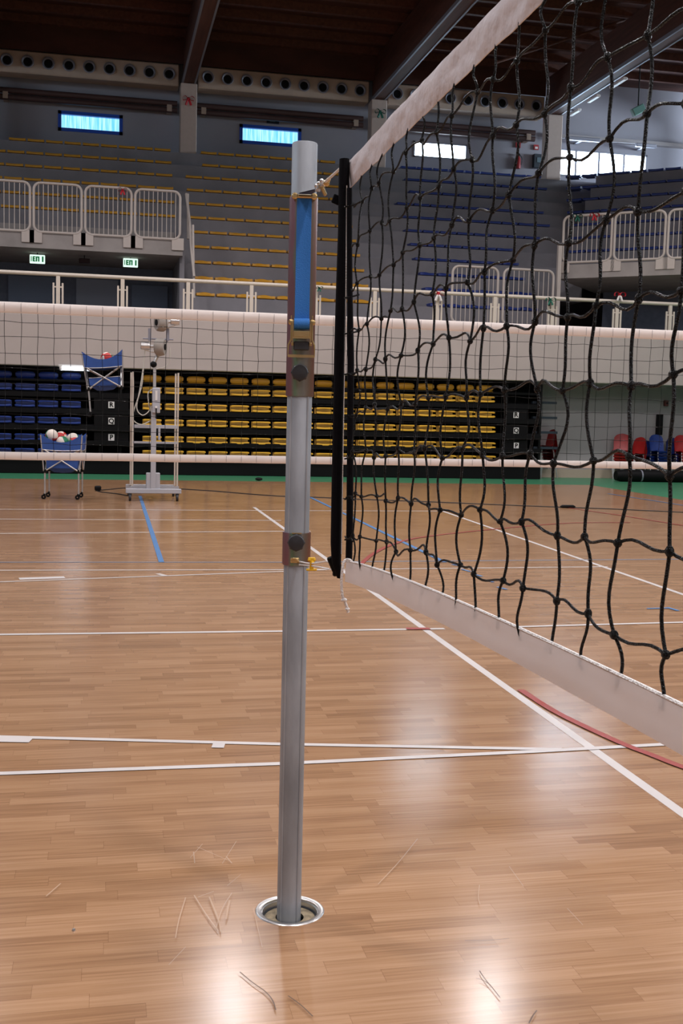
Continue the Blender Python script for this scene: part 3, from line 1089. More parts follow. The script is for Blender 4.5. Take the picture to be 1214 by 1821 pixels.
for (x0, px, ys) in ((.2, 198, (720, 749, 778)), (10.1, 921, (738, 766, 793))):
    for ch, py, i in zip('RQP', ys, (3, 2, 1)):
        p = on_y(px, py, YS + .0)
        pan = MB().box((p.x, YS + .17, p.z), (.78 if px < 500 else .6, .04, .28)).build('aisle_panel', M_BLACK2, stand)
        pt = MB().box((p.x, YS + .14, p.z), (.135, .012, .15)).build('row_sign', M_SIGNW, stand)
        cu = bpy.data.curves.new('letter', 'FONT')
        cu.body = ch
        cu.size = .15
        cu.extrude = .003
        cu.offset = .004
        cu.align_x = 'CENTER'
        cu.align_y = 'CENTER'
        to = bpy.data.objects.new('letter', cu)
        cu.materials.append(M_BLACK)
        dg = bpy.context.evaluated_depsgraph_get()
        me = bpy.data.meshes.new_from_object(to, depsgraph=dg)
        bpy.data.objects.remove(to)
        to = bpy.data.objects.new('letter', me)
        C.objects.link(to)
        to.parent = pt
        to.location = Vector((p.x, YS + .13, p.z)) - PLOC[stand.name]
        to.rotation_euler = (PI / 2, 0, 0)
        to['label'] = f'black letter {ch} on a white plate'


def folded_seat(m, top=False):
    o = local('folding_seat', '', 'seat')
    w = .215
    n = 12

    def bar_(z0, z1, arch_lo, arch_hi, y0, th, bow_):
        rows = []
        prof = 10
        for k in range(n + 1):
            u = k / n * 2 - 1
            a = 1 - u * u
            lo, hi = z0 + arch_lo * a, z1 + arch_hi * a
            sh = (1 - abs(u) ** 12)
            cz, hh = (lo + hi) / 2, (hi - lo) / 2 * (.55 + .45 * sh)
            cy = y0 - bow_ * a
            ring = []
            for q in range(prof):
                t = 2 * PI * q / prof
                ex = lambda v: math.copysign(abs(v) ** .6, v)
                ring.append(Vector((u * w, cy + ex(math.cos(t)) * th / 2, cz + ex(math.sin(t)) * hh)))
            rows.append(ring)
        b = MB().grid(rows, closed=True)
        b.add(rows[0], [tuple(range(prof))])
        b.add(rows[-1], [tuple(range(prof))])
        return b
    if top:
        bar_(-.07, .065, 0, .008, .10, .07, .03).build('backrest', m, o, True)
        bar_(-.10, -.075, 0, 0, .16, .2, .02).build('seat_pan', m, o, True)
    else:
        b = bar_(.022, .078, .024, .0, .02, .06, .05)
        b.add([(-w, .24, .07), (w, .24, .07), (w, .22, -.075), (-w, .22, -.075)], [(0, 1, 2, 3)])
        b.build('backrest', m, o, True)
        bar_(-.078, -.012, 0, -.022, .01, .09, .05).build('seat_pan', m, o, True)
    return o


protos = {(c, t): folded_seat(M_YSEAT if c == 'y' else M_BSEAT, t) for c in 'yb' for t in (False, True)}
pused = set()
for i, z in enumerate(rz_):
    top = i == 5
    rn = ORD[5 - i] + ' row from top'
    for c, xs in (('y', [1.14 + .5125 * k for k in range(17)]), ('b', [-.70 - .5125 * k for k in range(7)])):
        for k, x in enumerate(xs):
            lab = (f'folded yellow seat on closed stand, {rn}, {ORD[k]} from the left' if c == 'y'
                   else f'folded blue seat on closed stand, {rn}, {ORD[k]} from lettered aisle')
            grp = 'yellow folded seats on the closed stand' if c == 'y' else 'blue folded seats on the closed stand'
            o = protos[c, top]
            loc = (x, YS + .06 * i + .05, z - .02)
            if (c, top) in pused:
                dup(o, loc, 0, lab, grp)
            else:
                pused.add((c, top))
                o.location = loc
                tag(o, lab, 'seat', grp)

# lit tube lamp over the blue seats
p, q = on_y(108, 655.5, YS - .12), on_y(159, 655.5, YS - .12)
q.z = p.z = (p.z + q.z) / 2
o = thing('tube_lamp', (p + q) / 2, 'lit white tube lamp under the parapet above the blue seats', 'lamp')
MB().cyl(p, q, .045, 12).build('tube', M_TUBE, o, True)
MB().box((p + q) / 2 + Vector((0, .03, .06)), ((q - p).length + .1, .08, .05)).build('housing', M_SIGNW, o)
for e_ in (p, q):
    MB().box(e_ + Vector((0, .0, .02)), (.05, .09, .12)).build('end_cap', M_SIGNW, o)

# ================================================================== STACKED CHAIRS AT THE RIGHT
def plastic_chair(m):
    o = local('stacking_chair', '', 'chair')
    rows = []
    for (yy, zz, wd, arch) in ((-.22, .42, .20, 0), (-.235, .455, .21, 0), (-.2, .47, .215, -.01), (0, .45, .215, -.02), (.13, .46, .21, -.015), (.19, .52, .20, 0), (.22, .66, .21, 0), (.25, .78, .20, .02), (.26, .84, .15, .04)):
        rows.append([Vector((u * wd, yy + .03 * u * u * (1 if zz < .5 else -1), zz + arch * (1 - u * u))) for u in (-1, -.75, -.4, 0, .4, .75, 1)])
    b = MB().grid(rows)
    b.grid([[v + Vector((0, .012, -.014)) for v in r] for r in rows])
    b.build('shell', m, o, True)
    for sx in (-.19, .19):
        MB().tube([(sx * 1.1, -.24, 0), (sx, -.18, .44)], .012, 6).build('leg', M_ALU, o)
        MB().tube([(sx * 1.1, .24, 0), (sx, .14, .44)], .012, 6).build('leg', M_ALU, o)
    return o


chp = {'r': plastic_chair(M_REDCH), 'b': plastic_chair(M_BLUECH)}
chu = set()
stacks = [(968, 'r', 6, 27.0, -1.45, 'red chair stack at the closed stand'),
          (1104, 'r', 5, 26.75, -.5, 'tall red chair stack by the white wall'),
          (1126, 'r', 4, 26.7, -1.2, 'lower red chair stack by the white wall'),
          (1154, 'b', 3, 26.8, .3, 'low blue chair stack next to the red ones'),
          (1172, 'b', 5, 26.6, .1, 'wide blue chair stack by the white wall'),
          (1202, 'b', 4, 26.85, .2, 'blue chair stack near the right picture edge'),
          (1216, 'r', 5, 26.6, .0, 'red chair stack at the right picture edge')]
for px, c, n, Y, rz, lab in stacks:
    base = on_y(px, 850, Y)
    for k in range(n):
        loc = (base.x + .012 * k * math.sin(rz), Y + .014 * k * math.cos(rz) - .03, .075 * k)
        place = 'bottom' if k == 0 else ('top' if k == n - 1 else ORD[k] + ' from the floor')
        l2 = f'chair in the {lab}, {place}'
        grp = 'stacked plastic chairs at the wall'
        o = chp[c]
        if c in chu:
            dup(o, loc, rz, l2, grp)
        else:
            chu.add(c)
            o.location = loc
            o.rotation_euler = (0, 0, rz)
            tag(o, l2, 'chair', grp)
# rolled black mat in front of the chairs
p = on_z(1092, 856)
o = thing('rolled_mat', (14.6, 25.6, 0), 'long black rolled mat on the green floor before the chairs', 'mat')
b = MB()
b.tube([(12.55, 25.75, .15), (12.7, 25.75, .15), (17.4, 25.55, .15)], [.12, .15, .15], 18)
b.build('roll', M_BLACK2, o, True)
for x in (13.2, 14.8, 16.4):
    MB().lathe([(.152, -.02), (.156, -.02), (.156, .02), (.152, .02)], (x, 25.72, .15), 18, Matrix.Rotation(PI / 2, 3, 'Y')).build('strap', M_GREYMET, o)
p = on_y(1172, 755, 27.1)
o = thing('wall_panel_box', p, 'tall narrow dark box on the white wall above the blue chairs', 'box')
MB().box(p, (.14, .14, .55), bev=.01).build('housing', M_BLACK2, o)
MB().box(p + Vector((0, -.075, .1)), (.08, .01, .2)).build('front_panel', M_BLACK, o)
p = on_y(1184, 717, 27.12)
o = thing('alarm_box', p, 'small dark red alarm box high on the white wall at right', 'box')
MB().box(p, (.10, .1, .16), bev=.01).build('housing', mat('dull_red', (92, 36, 32), .5), o)
MB().cyl(p + Vector((0, -.045, 0)), p + Vector((0, -.06, 0)), .025, 10).build('button', M_BLACK, o)

# ================================================================== NET POST
post = thing('net_post', (PX, PY, 0), 'galvanised steel volleyball net post with blue strap, standing in the floor socket', 'post')
zt = lambda py: on_y(540, py, PY).z
r0 = .0375
MB().lathe([(0, -.06), (r0, -.06), (r0, 2.343), (r0 - .0015, 2.346), (r0 - .004, 2.346), (r0 - .0045, 2.2), (0, 2.2)], (PX, PY, 0), 40).build('pole', M_GALV, post, True)
# ribs of the extruded track along the tube
rb = MB()
view = Vector((-PX, -PY, 0)).normalized()          # towards the court
side = Vector((-view.y, view.x, 0))
if side.x < 0:
    side = -side
for s_ in (-1, 1):
    c = Vector((PX, PY, 0)) + view * .029 + side * (.025 * s_)
    rb.box((c.x, c.y, .97), (.004, .004, 2.05))
rb.build('track', M_GALV, post)
zs0, zs1 = zt(705), zt(352)
MB().lathe([(r0, zs0), (.0415, zs0), (.042, zs0 + .003), (.042, zs1 - .003), (.0415, zs1), (r0, zs1)], (PX, PY, 0), 40).build('strap_guide_sleeve', M_ZINC, post, True)
zc0, zc1 = zt(1003), zt(946)
cl = MB().lathe([(r0, zc0), (.0425, zc0), (.043, zc0 + .003), (.043, zc1 - .003), (.0425, zc1), (r0, zc1)], (PX, PY, 0), 40).build('lower_collar', M_ZINC, post, True)
BP = Vector((PX, PY, 0))


def at_post(d, s_, z):
    return BP + view * d + side * s_ + Vector((0, 0, z))


PR = Matrix((side, -view, Vector((0, 0, 1)))).transposed()
RK = Matrix((side, Vector((0, 0, 1)), view)).transposed()
for zk in (zt(664), zt(961)):
    k_ = MB()
    prof = [(0, .0), (.010, .0), (.012, .006)]
    k_.lathe([(.009, .0), (.009, .010), (.0215, .012), (.024, .016), (.0245, .024), (.022, .029), (.012, .031), (0, .0315)], at_post(.040, -.001, zk), 24, RK)
    for a in range(8):
        t = 2 * PI * a / 8
        k_.ball(at_post(.060, -.001 + .0215 * math.cos(t), zk + .0215 * math.sin(t)), .0052, 8, 6)
    k_.build('clamp_knob', M_RUBBER, post, True)
# blue strap down the front
zr, zb_ = zt(356), zt(590)
b = MB()
rows = []
for k in range(25):
    t = k / 24
    z = zr + (zb_ - zr + .012) * t
    wv = .001 * math.sin(t * 9)
    rows.append([at_post(.058 + wv - .004 * math.cos(u * 1.2), .002 + u * .0215, z) for u in (-1, -.5, 0, .5, 1)])
b.grid(rows)
b.grid([[v + view * .002 for v in r] for r in rows])
b.build('strap', M_STRAP, post, True)
# roller with bolts at the top
b = MB()
b.cyl(at_post(.056, -.028, zr), at_post(.056, .032, zr), .006, 12)
for s_ in (-.026, .030):
    b.lathe([(0, -.006), (.0095, -.006), (.0095, .004), (.006, .007), (0, .007)], at_post(.060, s_, zr), 12, RK)
    b.box(at_post(.047, s_, zr), (.004, .03, .018), PR)
b.build('strap_roller', M_GOLD, post, True)
# strap tongue that turns over the roller to the net cable
tip = on_x(562, 338, .583)
b = MB()
A0, A1 = at_post(.062, -.018, zr + .006), at_post(.062, .022, zr + .006)
side2 = Vector((.006, 0, .006))
b.add([A0, A1, tip + Vector((.006, 0, 0)), tip - Vector((.006, 0, 0))], [(0, 1, 2, 3)])
b.add([v + Vector((0, 0, .002)) for v in (A0, A1, tip + Vector((.006, 0, 0)), tip - Vector((.006, 0, 0)))], [(0, 1, 2, 3)])
b.build('strap_tongue', M_DKSTRAP, post)
# ratchet buckle
z1 = zt(577)
rt = MB()
for s_ in (-1, 1):
    rt.box(at_post(.064, .002 + s_ * .026, z1 - .03), (.003, .03, .075), PR)
    rt.lathe([(0, -.004), (.0085, -.004), (.0085, .004), (.005, .006), (0, .006)], at_post(.074, .002 + s_ * .0315, z1), 12, Matrix.Rotation(0, 3, 'Z') @ RK)
    rt.box(at_post(.066, .002 + s_ * .031, z1 + .010), (.003, .012, .02), PR)
rt.cyl(at_post(.066, -.033, z1), at_post(.066, .037, z1), .006, 12)
rt.cyl(at_post(.062, -.028, z1 - .062), at_post(.062, .032, z1 - .062), .005, 12)
ratchet = rt.build('ratchet_buckle', M_GOLD, post, True)
b = MB()
b.cyl(at_post(.068, -.0205, z1 - .004), at_post(.068, .0245, z1 - .004), .016, 20)
b.build('strap_roll', M_STRAP, ratchet, True)
b = MB()
b.box(at_post(.078, .002, z1 - .034), (.050, .004, .018), PR, bev=.002)
b.box(at_post(.080, .002, z1 - .045), (.050, .008, .005), PR)
b.build('release_plate', M_GOLD, ratchet)
b = MB()
b.box(at_post(.070, .002, z1 - .068), (.046, .012, .026), PR, bev=.003)
b.build('pawl_block', M_RUBBER, ratchet)
b = MB()
hp = [(-.028, .0), (-.0285, -.05), (-.036, -.066), (-.037, -.098), (.041, -.098), (.040, -.066), (.0325, -.05), (.032, 0)]
b.tube([at_post(.078, s_, z1 + z_) for s_, z_ in hp], .0028, 8)
b.box(at_post(.079, .002, z1 - .098), (.076, .006, .008), PR)
b.build('ratchet_handle', M_GOLD, ratchet, True)
# lower hook
b = MB()
zh = zt(994)
b.box(at_post(.045, -.004, zh + .002), (.026, .006, .016), PR, bev=.002)
b.tube(bez([at_post(.048, -.015, zh + .006), at_post(.062, -.004, zh + .010), at_post(.060, .008, zh), at_post(.046, .006, zh - .006)], 6), .0028, 8)
b.build('cord_hook', M_GOLD, cl, True)
MB().box(at_post(.046, 0, zc1 + .001), (.03, .006, .003), PR).build('clamp_bolt', M_GOLD, cl)

# floor socket ring round the post
sock = thing('floor_socket', RC, 'round steel floor socket ring at the foot of the net post', 'floor socket')
MB().lathe([(.086, -.03), (.086, -.006), (.089, -.006), (.089, .001), (.092, .003), (.105, .003), (.108, .0005), (.108, -.002), (.1035, -.002), (.1035, -.03)], RC, 64).build('ring', M_STEEL, sock, True)
MB().lathe([(.086, -.024), (.060, -.021), (.044, -.0215), (.044, -.03)], RC, 48).build('dusty_plate', M_DUST, sock, True)
MB().lathe([(.086, -.022), (.082, -.0205), (.080, -.0235)], RC, 48).build('rubber_seal', M_RUBBER, sock, True)
MB().lathe([(.0, -.065), (.044, -.065), (.044, -.022)], RC, 40).build('socket_tube', M_BLACK, sock, True)

# ================================================================== NEAR NET
NX = .583
Y0N, Y1N = 2.62, -2.4
net = thing('volleyball_net', (NX, 0, 1.2), 'volleyball net of black cord with white bands, hung from the near post', 'net')
LIFT = lambda Y: .085 * (1 - math.exp(-max(0, 2.62 - Y) / 1.0))


def nz(zend, Y):
    a = 1 - .70 * (zend - 1.2) / .96
    return zend + LIFT(Y) * a


# cord mesh
cols = [2.565 - .1 * k for k in range(50)]
rowsz = [1.258 + .0993 * k for k in range(9)]
rn2 = random.Random(5)
node = {}
for ci, Y in enumerate(cols):
    for ri, z in enumerate(rowsz):
        node[ci, ri] = Vector((NX + rn2.uniform(-.006, .006), Y + rn2.uniform(-.010, .010), nz(z, Y) + rn2.uniform(-.009, .009)))
    node[ci, -1] = Vector((NX, Y + rn2.uniform(-.006, .006), nz(1.185, Y)))
    node[ci, 9] = Vector((NX, Y + rn2.uniform(-.006, .006), nz(2.106, Y)))
mesh = MB()
for ci in range(len(cols)):
    seg = 6 if cols[ci] < -.6 else 9
    for ri in range(-1, 9):
        a, b_ = node[ci, ri], node[ci, ri + 1]
        amp = rn2.uniform(-.013, .013)
        am2 = rn2.uniform(-.007, .007)
        sk = rn2.uniform(-.006, .006)
        pts = []
        for k in range(seg + 1):
            t = k / seg
            p = a.lerp(b_, t)
            p.y += amp * math.sin(PI * t) + sk * math.sin(2 * PI * t)
            p.x += am2 * math.sin(PI * t)
            pts.append(p)
        mesh.tube(pts, .0021, 6, caps=False)
for ri in range(0, 9):
    first = Vector((NX - .006, 2.62, nz(rowsz[ri], 2.62) + rn2.uniform(-.004, .004)))
    chain = [first] + [node[ci, ri] for ci in range(len(cols))]
    for i in range(len(chain) - 1):
        a, b_ = chain[i], chain[i + 1]
        amp = rn2.uniform(-.008, .010)
        am2 = rn2.uniform(-.006, .006)
        sk = rn2.uniform(-.006, .006)
        pts = []
        seg = 7
        for k in range(seg + 1):
            t = k / seg
            p = a.lerp(b_, t)
            p.z += amp * math.sin(PI * t) + sk * math.sin(2 * PI * t)
            p.x += am2 * math.sin(PI * t)
            pts.append(p)
        mesh.tube(pts, .0020, 6, caps=False)
for (ci, ri), p in node.items():
    if 0 <= ri <= 8:
        mesh.ball(p, .0052, 7, 5, (1.0, rn2.uniform(.9, 1.3), rn2.uniform(.9, 1.3)))
mesh.build('cord_mesh', M_CORD, net, True)


def band(name, y0, y1, zlo, zhi, th, step, amp, m, rag=0.0, x0=NX, nv=7, tilt=0.0):
    """folded cloth band hung along the net"""
    rows = []
    Y = y0
    while Y > y1:
        ring = []
        lo, hi = nz(zlo, Y), nz(zhi, Y)
        for side_ in (1, -1):
            for k in range(nv):
                t = k / (nv - 1)
                if side_ < 0:
                    t = 1 - t
                z = lo + (hi - lo) * t
                w = th / 2 * math.sin(min(1, (1 - t) * 3 + .25) * PI / 2) * min(1, t * 3 + .2)
                sd = 1 if t < .3 else side_
                n1 = noise.noise(Vector((Y * 9, z * 16, sd * 3.3))) * amp * (.3 + .7 * math.sin(PI * t))
                n2 = noise.noise(Vector((Y * 26, z * 40, sd * 7.1))) * amp * .45 * (.3 + .7 * math.sin(PI * t))
                dz = noise.noise(Vector((Y * 12, 2.5 + side_ * .01, t))) * amp * .18
                dy = rag * (1 - t) * (1 if abs(Y - y0) < 1e-6 else 0)
                ring.append(Vector((x0 - side_ * w + n1 + n2 + tilt * (t - 1), Y + dy, z + dz)))
        rows.append(ring)
        Y -= step
    b = MB().grid(rows, closed=True)
    b.add(rows[0], [tuple(range(len(rows[0])))])
    return b.build(name, m, net, True)


band('top_band', 2.705, Y1N, 2.102, 2.166, .009, .010, .0075, M_CANVAS, rag=-.03, nv=9)
band('bottom_band', 2.62, Y1N, 1.150, 1.203, .005, .02, .0028, M_TAPE, nv=8, tilt=.004)
b = MB()
b.tube([(NX, 2.62, nz(1.2, 2.62))] + [(NX, Y, nz(1.2015, Y)) for Y in [2.5 - .1 * k for k in range(49)]], .0026, 6)
b.build('hem_cord', M_ROPE, net, True)
# side bands: outer sleeve and the inner strap
def strip(name, pts, wx_, wy_, m):
    rows = []
    for p, sx in pts:
        rows.append([Vector(p) + Vector((math.cos(2 * PI * k / 10) * wx_ * sx, math.sin(2 * PI * k / 10) * wy_ * sx, 0)) for k in range(10)])
    b = MB().grid(rows, closed=True)
    b.add(rows[0], [tuple(range(10))])
    b.add(rows[-1], [tuple(range(10))])
    return b.build(name, m, net, True)


def sp(px, py, X=NX):
    return on_x(px, py, X)


L_ = [(612, 297), (611, 330), (610.5, 420), (607, 520), (604, 620), (602, 720), (600, 820), (598.5, 900), (597.5, 960), (598, 995), (604, 1026)]
strip('side_band', [(Vector((NX, 2.68, sp(px, py).z)) + Vector(((on_y(px, py, 2.68).x - NX), 0, 0)), (1.0 if py < 300 else 1.12 if py > 380 else 1.05) if py < 990 else (.95 if py < 1010 else .55)) for px, py in L_], .0125, .016, M_BLACKCLOTH)
L2 = [(621, 335), (621, 420), (622, 520), (622.5, 600), (623.5, 640), (623, 720), (622.5, 800), (622, 880), (621.5, 940), (620, 998)]
strip('side_strap', [(Vector((on_y(px, py, 2.64).x, 2.64, on_y(px, py, 2.64).z)), 1.0 if py < 580 else 1.25) for px, py in L2], .0068, .010, M_BLACKCLOTH)
b = MB()
b.tube([on_y(616.5, 330, 2.655), on_y(614.5, 560, 2.655), on_y(610.5, 760, 2.655), on_y(607, 985, 2.655)], .0012, 6)
b.build('edge_cord', M_ROPE, net)
for py in (366, 528, 592, 664, 738, 814, 886, 958):
    q = on_y(624, py, 2.62)
    MB().tube([on_y(612, py + 2, 2.62), q, Vector((NX, 2.565, q.z))], .0022, 6).build('tie_cord', M_CORD, net)
# small flap sticking out of the band near its top
a = on_y(598, 355, 2.69)
MB().box(a, (.020, .006, .022), Matrix.Rotation(.35, 3, 'Y'), bev=.002).build('strap_flap', M_BLACKCLOTH, net)
# top cable with clamps
p0 = tip
p1 = Vector((NX - .004, 2.69, on_x(606, 303, NX).z))
MB().tube([p0, p1], .0035, 8).build('top_cable', M_ROPE, net, True)
b = MB()
for t in (.05, .14, .23):
    c = p0.lerp(p1, t)
    b.ball(c + Vector((-.004, -.002, .008)), .0062, 10, 8)
    b.box(c, (.014, .010, .014))
b.build('cable_clamp', M_STEEL, net, True)
b = MB()
c = p0.lerp(p1, .16)
b.box(c + Vector((.004, -.01, -.012)), (.008, .016, .034), Matrix.Rotation(-.5, 3, 'Y'), bev=.002)
b.ball(p0.lerp(p1, .30) + Vector((.004, 0, -.002)), .009, 10, 8)
b.ball(p0.lerp(p1, .36) + Vector((.004, 0, .002)), .006, 10, 8)
b.build('cable_ferrule', M_GOLD, net, True)
# lower cord, yellow tensioner, black buckle
h = at_post(.058, .010, zh)
e1 = on_x(588, 998, NX)
e2 = on_x(592, 1012, NX)
e1.x = e2.x = NX - .01
h2 = h + Vector((0, 0, -.010))
b = MB()
b.tube(bez([h, h.lerp(e1, .45) + Vector((0, 0, -.006)), e1], 6), .0022, 7)
b.tube(bez([h2, h2.lerp(e2, .45) + Vector((0, 0, .002)), e2], 6), .0022, 7)
b.build('lower_cord', M_ROPE, net, True)
def px_of(p):
    v = Rm.transposed() @ (p - CO)
    return W / 2 - F * v.x / v.z


hm = (h + h2) / 2
em = (e1 + e2) / 2
tz = min((hm.lerp(em, k / 200) for k in range(201)), key=lambda p: abs(px_of(p) - 554))
b = MB()
s_ = Vector((1, 0, 0))
for dz, w in ((.016, .020), (-.016, .030)):
    b.box(tz + Vector((0, 0, dz)), (w, .008, .006), bev=.0015)
b.box(tz, (.010, .007, .032), bev=.0015)
b.ball(tz + Vector((-.007, -.001, .012)), .005, 8, 6)
b.ball(tz + Vector((.007, -.001, .012)), .005, 8, 6)
b.ball(tz + Vector((.002, -.004, .004)), .006, 8, 6)
b.build('cord_tensioner', M_YELLOWPL, net, True)
q = on_y(591, 1003, 2.70)
b = MB()
b.box(q, (.016, .010, .040), Matrix.Rotation(-.42, 3, 'Y'), bev=.003)
b.box(q + Vector((.008, 0, -.024)), (.014, .010, .014), bev=.003)
bk = b.build('buckle', M_BLACK, net)
MB().tube(bez([q + Vector((.0, -.007, .012)), q + Vector((.007, -.008, .004)), q + Vector((.008, -.008, -.010))], 4), .0022, 6).build('buckle_pin', M_GOLD, bk)
# loose white rope end at the bottom band
rp = [on_y(x, y, 2.58) for x, y in ((627, 1003), (622, 996), (613, 997), (608.5, 1012), (607, 1040), (609, 1062), (612, 1068), (616, 1078), (619, 1089))]
b = MB()
b.tube(bez(rp, 6), .0034, 8)
for (x, y, s_) in ((611.5, 1067, .0065), (617.5, 1083, .005)):
    b.ball(on_y(x, y, 2.58), s_, 9, 7, (1.2, 1, .8))
b.build('rope_end', M_ROPE, net, True)

# ================================================================== FAR NET
YF = 7.34
net2 = thing('volleyball_net', (2, YF, 1.21), 'second volleyball net stretched across the hall behind the post', 'net')
FX0, FX1 = -2.8, 6.7
rn3 = random.Random(11)
cols2 = [FX0 + .1 * k for k in range(96)]
rz2 = [1.31 + .0955 * k for k in range(9)]
nd = {}
for ci, X in enumerate(cols2):
    for ri in range(9):
        nd[ci, ri] = Vector((X + rn3.uniform(-.004, .004), YF, rz2[ri] + rn3.uniform(-.005, .005) + .012 * noise.noise(Vector((X * .9, ri * .35, 1)))))
    nd[ci, -1] = Vector((X, YF, 1.255))
    nd[ci, 9] = Vector((X, YF, 2.135))
b = MB()
for ci in range(len(cols2)):
    for ri in range(-1, 9):
        b.tube([nd[ci, ri], nd[ci, ri + 1]], .0016, 4, caps=False)
for ri in range(9):
    b.tube([nd[ci, ri] for ci in range(len(cols2))], .0016, 4, caps=False)
b.build('cord_mesh', M_CORD, net2)


def fband(name, z0, z1, th):
    rows = []
    X = FX0
    while X <= FX1 + .001:
        ring = []
        w = .004 * noise.noise(Vector((X * 3, z0, 0)))
        for k in range(10):
            t = 2 * PI * k / 10
            ring.append(Vector((X, YF + math.cos(t) * th * (1 + .2 * noise.noise(Vector((X * 10, z0, 5)))) + w, (z0 + z1) / 2 + math.copysign(abs(math.sin(t)) ** .6, math.sin(t)) * (z1 - z0) / 2 + w * .6)))
        rows.append(ring)
        X += .05
    bb = MB().grid(rows, closed=True)
    o_ = bb.build(name, M_FARBAND, net2, True)
    s2 = MB()
    for X in cols2[1:-1]:
        s2.box((X, YF - th * 1.22, (z0 + z1) / 2), (.002, .001, (z1 - z0) * .8))
    s2.build('stitching', mat('seam_grey', (150, 146, 150), .7), o_)


fband('top_band', 2.128, 2.198, .012)
fband('bottom_band', 1.208, 1.260, .010)

# ================================================================== BALL CARTS
def make_cart(name, label):
    o = local(name, label, 'ball cart', 'folding ball carts')
    hw, hd = .275, .24
    zj, zt_ = .47, .80
    tw, td = .335, .30
    # legs with casters
    for sx in (-1, 1):
        for sy in (-1, 1):
            lg = MB().cyl((sx * hw, sy * hd, .09), (sx * hw, sy * hd, zj + .03), .014, 8)
            lo = lg.build('leg', M_ALU, o, True)
            w_ = MB()
            w_.lathe([(.012, -.013), (.036, -.013), (.04, -.007), (.04, .007), (.036, .013), (.012, .013)], (sx * hw - .02, sy * hd, .04), 16, Matrix.Rotation(PI / 2, 3, 'X'))
            w_.box((sx * hw - .008, sy * hd, .08), (.03, .04, .03))
            w_.build('caster', M_BLACK, lo, True)
            MB().box((sx * hw, sy * hd, zj), (.05, .05, .06), bev=.008).build('joint', M_BLACK, o)
            MB().cyl((sx * hw * 1.06, sy * hd * 1.06, zj), (sx * tw, sy * td, 1.07), .011, 8).build('corner_bar', M_ALU, o, True)
    # scissor bars on the four faces
    for sy in (-1, 1):
        for sx in (-1, 1):
            MB().cyl((sx * hw, sy * (hd + .012 * sx), zj), (-sx * hw * .98, sy * (hd + .03 + .012 * sx), zt_ + .02), .012, 8).build('cross_bar', M_ALU, o, True)
    for sx in (-1, 1):
        for sy in (-1, 1):
            MB().cyl((sx * (hw + .012 * sy), sy * hd, zj), (sx * (hw + .03 + .012 * sy), -sy * hd * .98, zt_ + .02), .012, 8).build('cross_bar', M_ALU, o, True)
    # fabric bag: four sagging sides, a shallow hammock and a lower pocket
    per = []
    n = 10
    for k in range(n):
        per.append((-1 + 2 * k / n, -1))
    for k in range(n):
        per.append((1, -1 + 2 * k / n))
    for k in range(n):
        per.append((1 - 2 * k / n, 1))
    for k in range(n):
        per.append((-1, 1 - 2 * k / n))
    rim, mid, low, h1, h2 = [], [], [], [], []
    for (u, v) in per:
        s = u if abs(v) == 1 else v
        if abs(u) == 1 and abs(v) == 1:
            s = 1
        sag = .15 * (1 - s * s)
        rim.append(Vector((u * tw, v * td, 1.10 - sag)))
        mid.append(Vector((u * tw * .985, v * td * .985, .96 - sag * .4)))
        low.append(Vector((u * tw * .95, v * td * .95, .825 - sag * .12)))
        h1.append(Vector((u * tw * .6, v * td * .6, .80)))
        h2.append(Vector((u * .02, v * .02, .785)))
    MB().grid([rim, mid, low, h1, h2], closed=True).build('bag', M_FABRIC, o, True)
    MB().tube([v + Vector((0, 0, .004)) for v in low] + [low[0] + Vector((0, 0, .004))], .007, 6, caps=False).build('bag_piping', M_ALU, o, True)
    b = MB()
    r1 = [Vector((u * hw * .93, v * hd * .93, .655)) for u, v in per]
    r2 = [Vector((u * hw * .90, v * hd * .90, .52)) for u, v in per]
    r3 = [Vector((u * hw * .5, v * hd * .5, .445)) for u, v in per]
    r4 = [Vector((u * .01, v * .01, .43)) for u, v in per]
    b.grid([r1, r2, r3, r4], closed=True)
    b.build('lower_pocket', M_FABRIC, o, True)
    MB().tube(r1 + [r1[0]], .006, 6, caps=False).build('pocket_piping', M_ALU, o, True)
    return o


cl_, cr_ = on_z(82, 888), on_z(143, 888)
cc = (cl_ + cr_) / 2
cart = make_cart('ball_cart', 'folding blue ball cart with volleyballs, standing on the parquet')
cart.location = (cc.x, cc.y + .2, 0)
cart.rotation_euler = (0, 0, math.radians(-6))

# throwing machine
ms = 1 / 105.0
MC = on_z(272, 891)
MC = Vector((MC.x, MC.y + .45, 0))
mach = thing('ball_machine', MC, 'grey volleyball throwing machine with two wheels on a tall column', 'ball machine')
fy, by = MC.y - .42, MC.y + .62


def ml(px, py, Y):
    p = on_y(px, py, Y)
    return p


# wheeled base frame
xl, xr = MC.x - .41, MC.x + .43
b = MB()
b.box(((xl + xr) / 2, fy, .165), (xr - xl + .08, .07, .08), bev=.008)
b.box(((xl + xr) / 2 - .02, by, .165), (xr - xl, .07, .08), bev=.008)
b.box((MC.x, (fy + by) / 2, .165), (.09, by - fy, .07))
base = b.build('base_frame', M_MACH, mach)
for x in (xl + .03, xr - .03):
    for y in (fy, by):
        w_ = MB()
        w_.lathe([(.015, -.02), (.05, -.02), (.056, -.01), (.056, .01), (.05, .02), (.015, .02)], (x, y - .03, .056), 18, Matrix.Rotation(PI / 2, 3, 'Y'))
        w_.box((x, y, .11), (.06, .05, .05))
        w_.build('caster', M_RUBBER, base, True)
MB().box((MC.x, fy + .06, .33), (.23, .12, .28), bev=.01).build('column_foot', M_MACH, mach)
zc_ = on_y(275, 652, fy).z
MB().box((MC.x, fy + .02, (.2 + 1.55) / 2), (.085, .085, 1.35), bev=.006).build('column', M_MACH, mach)
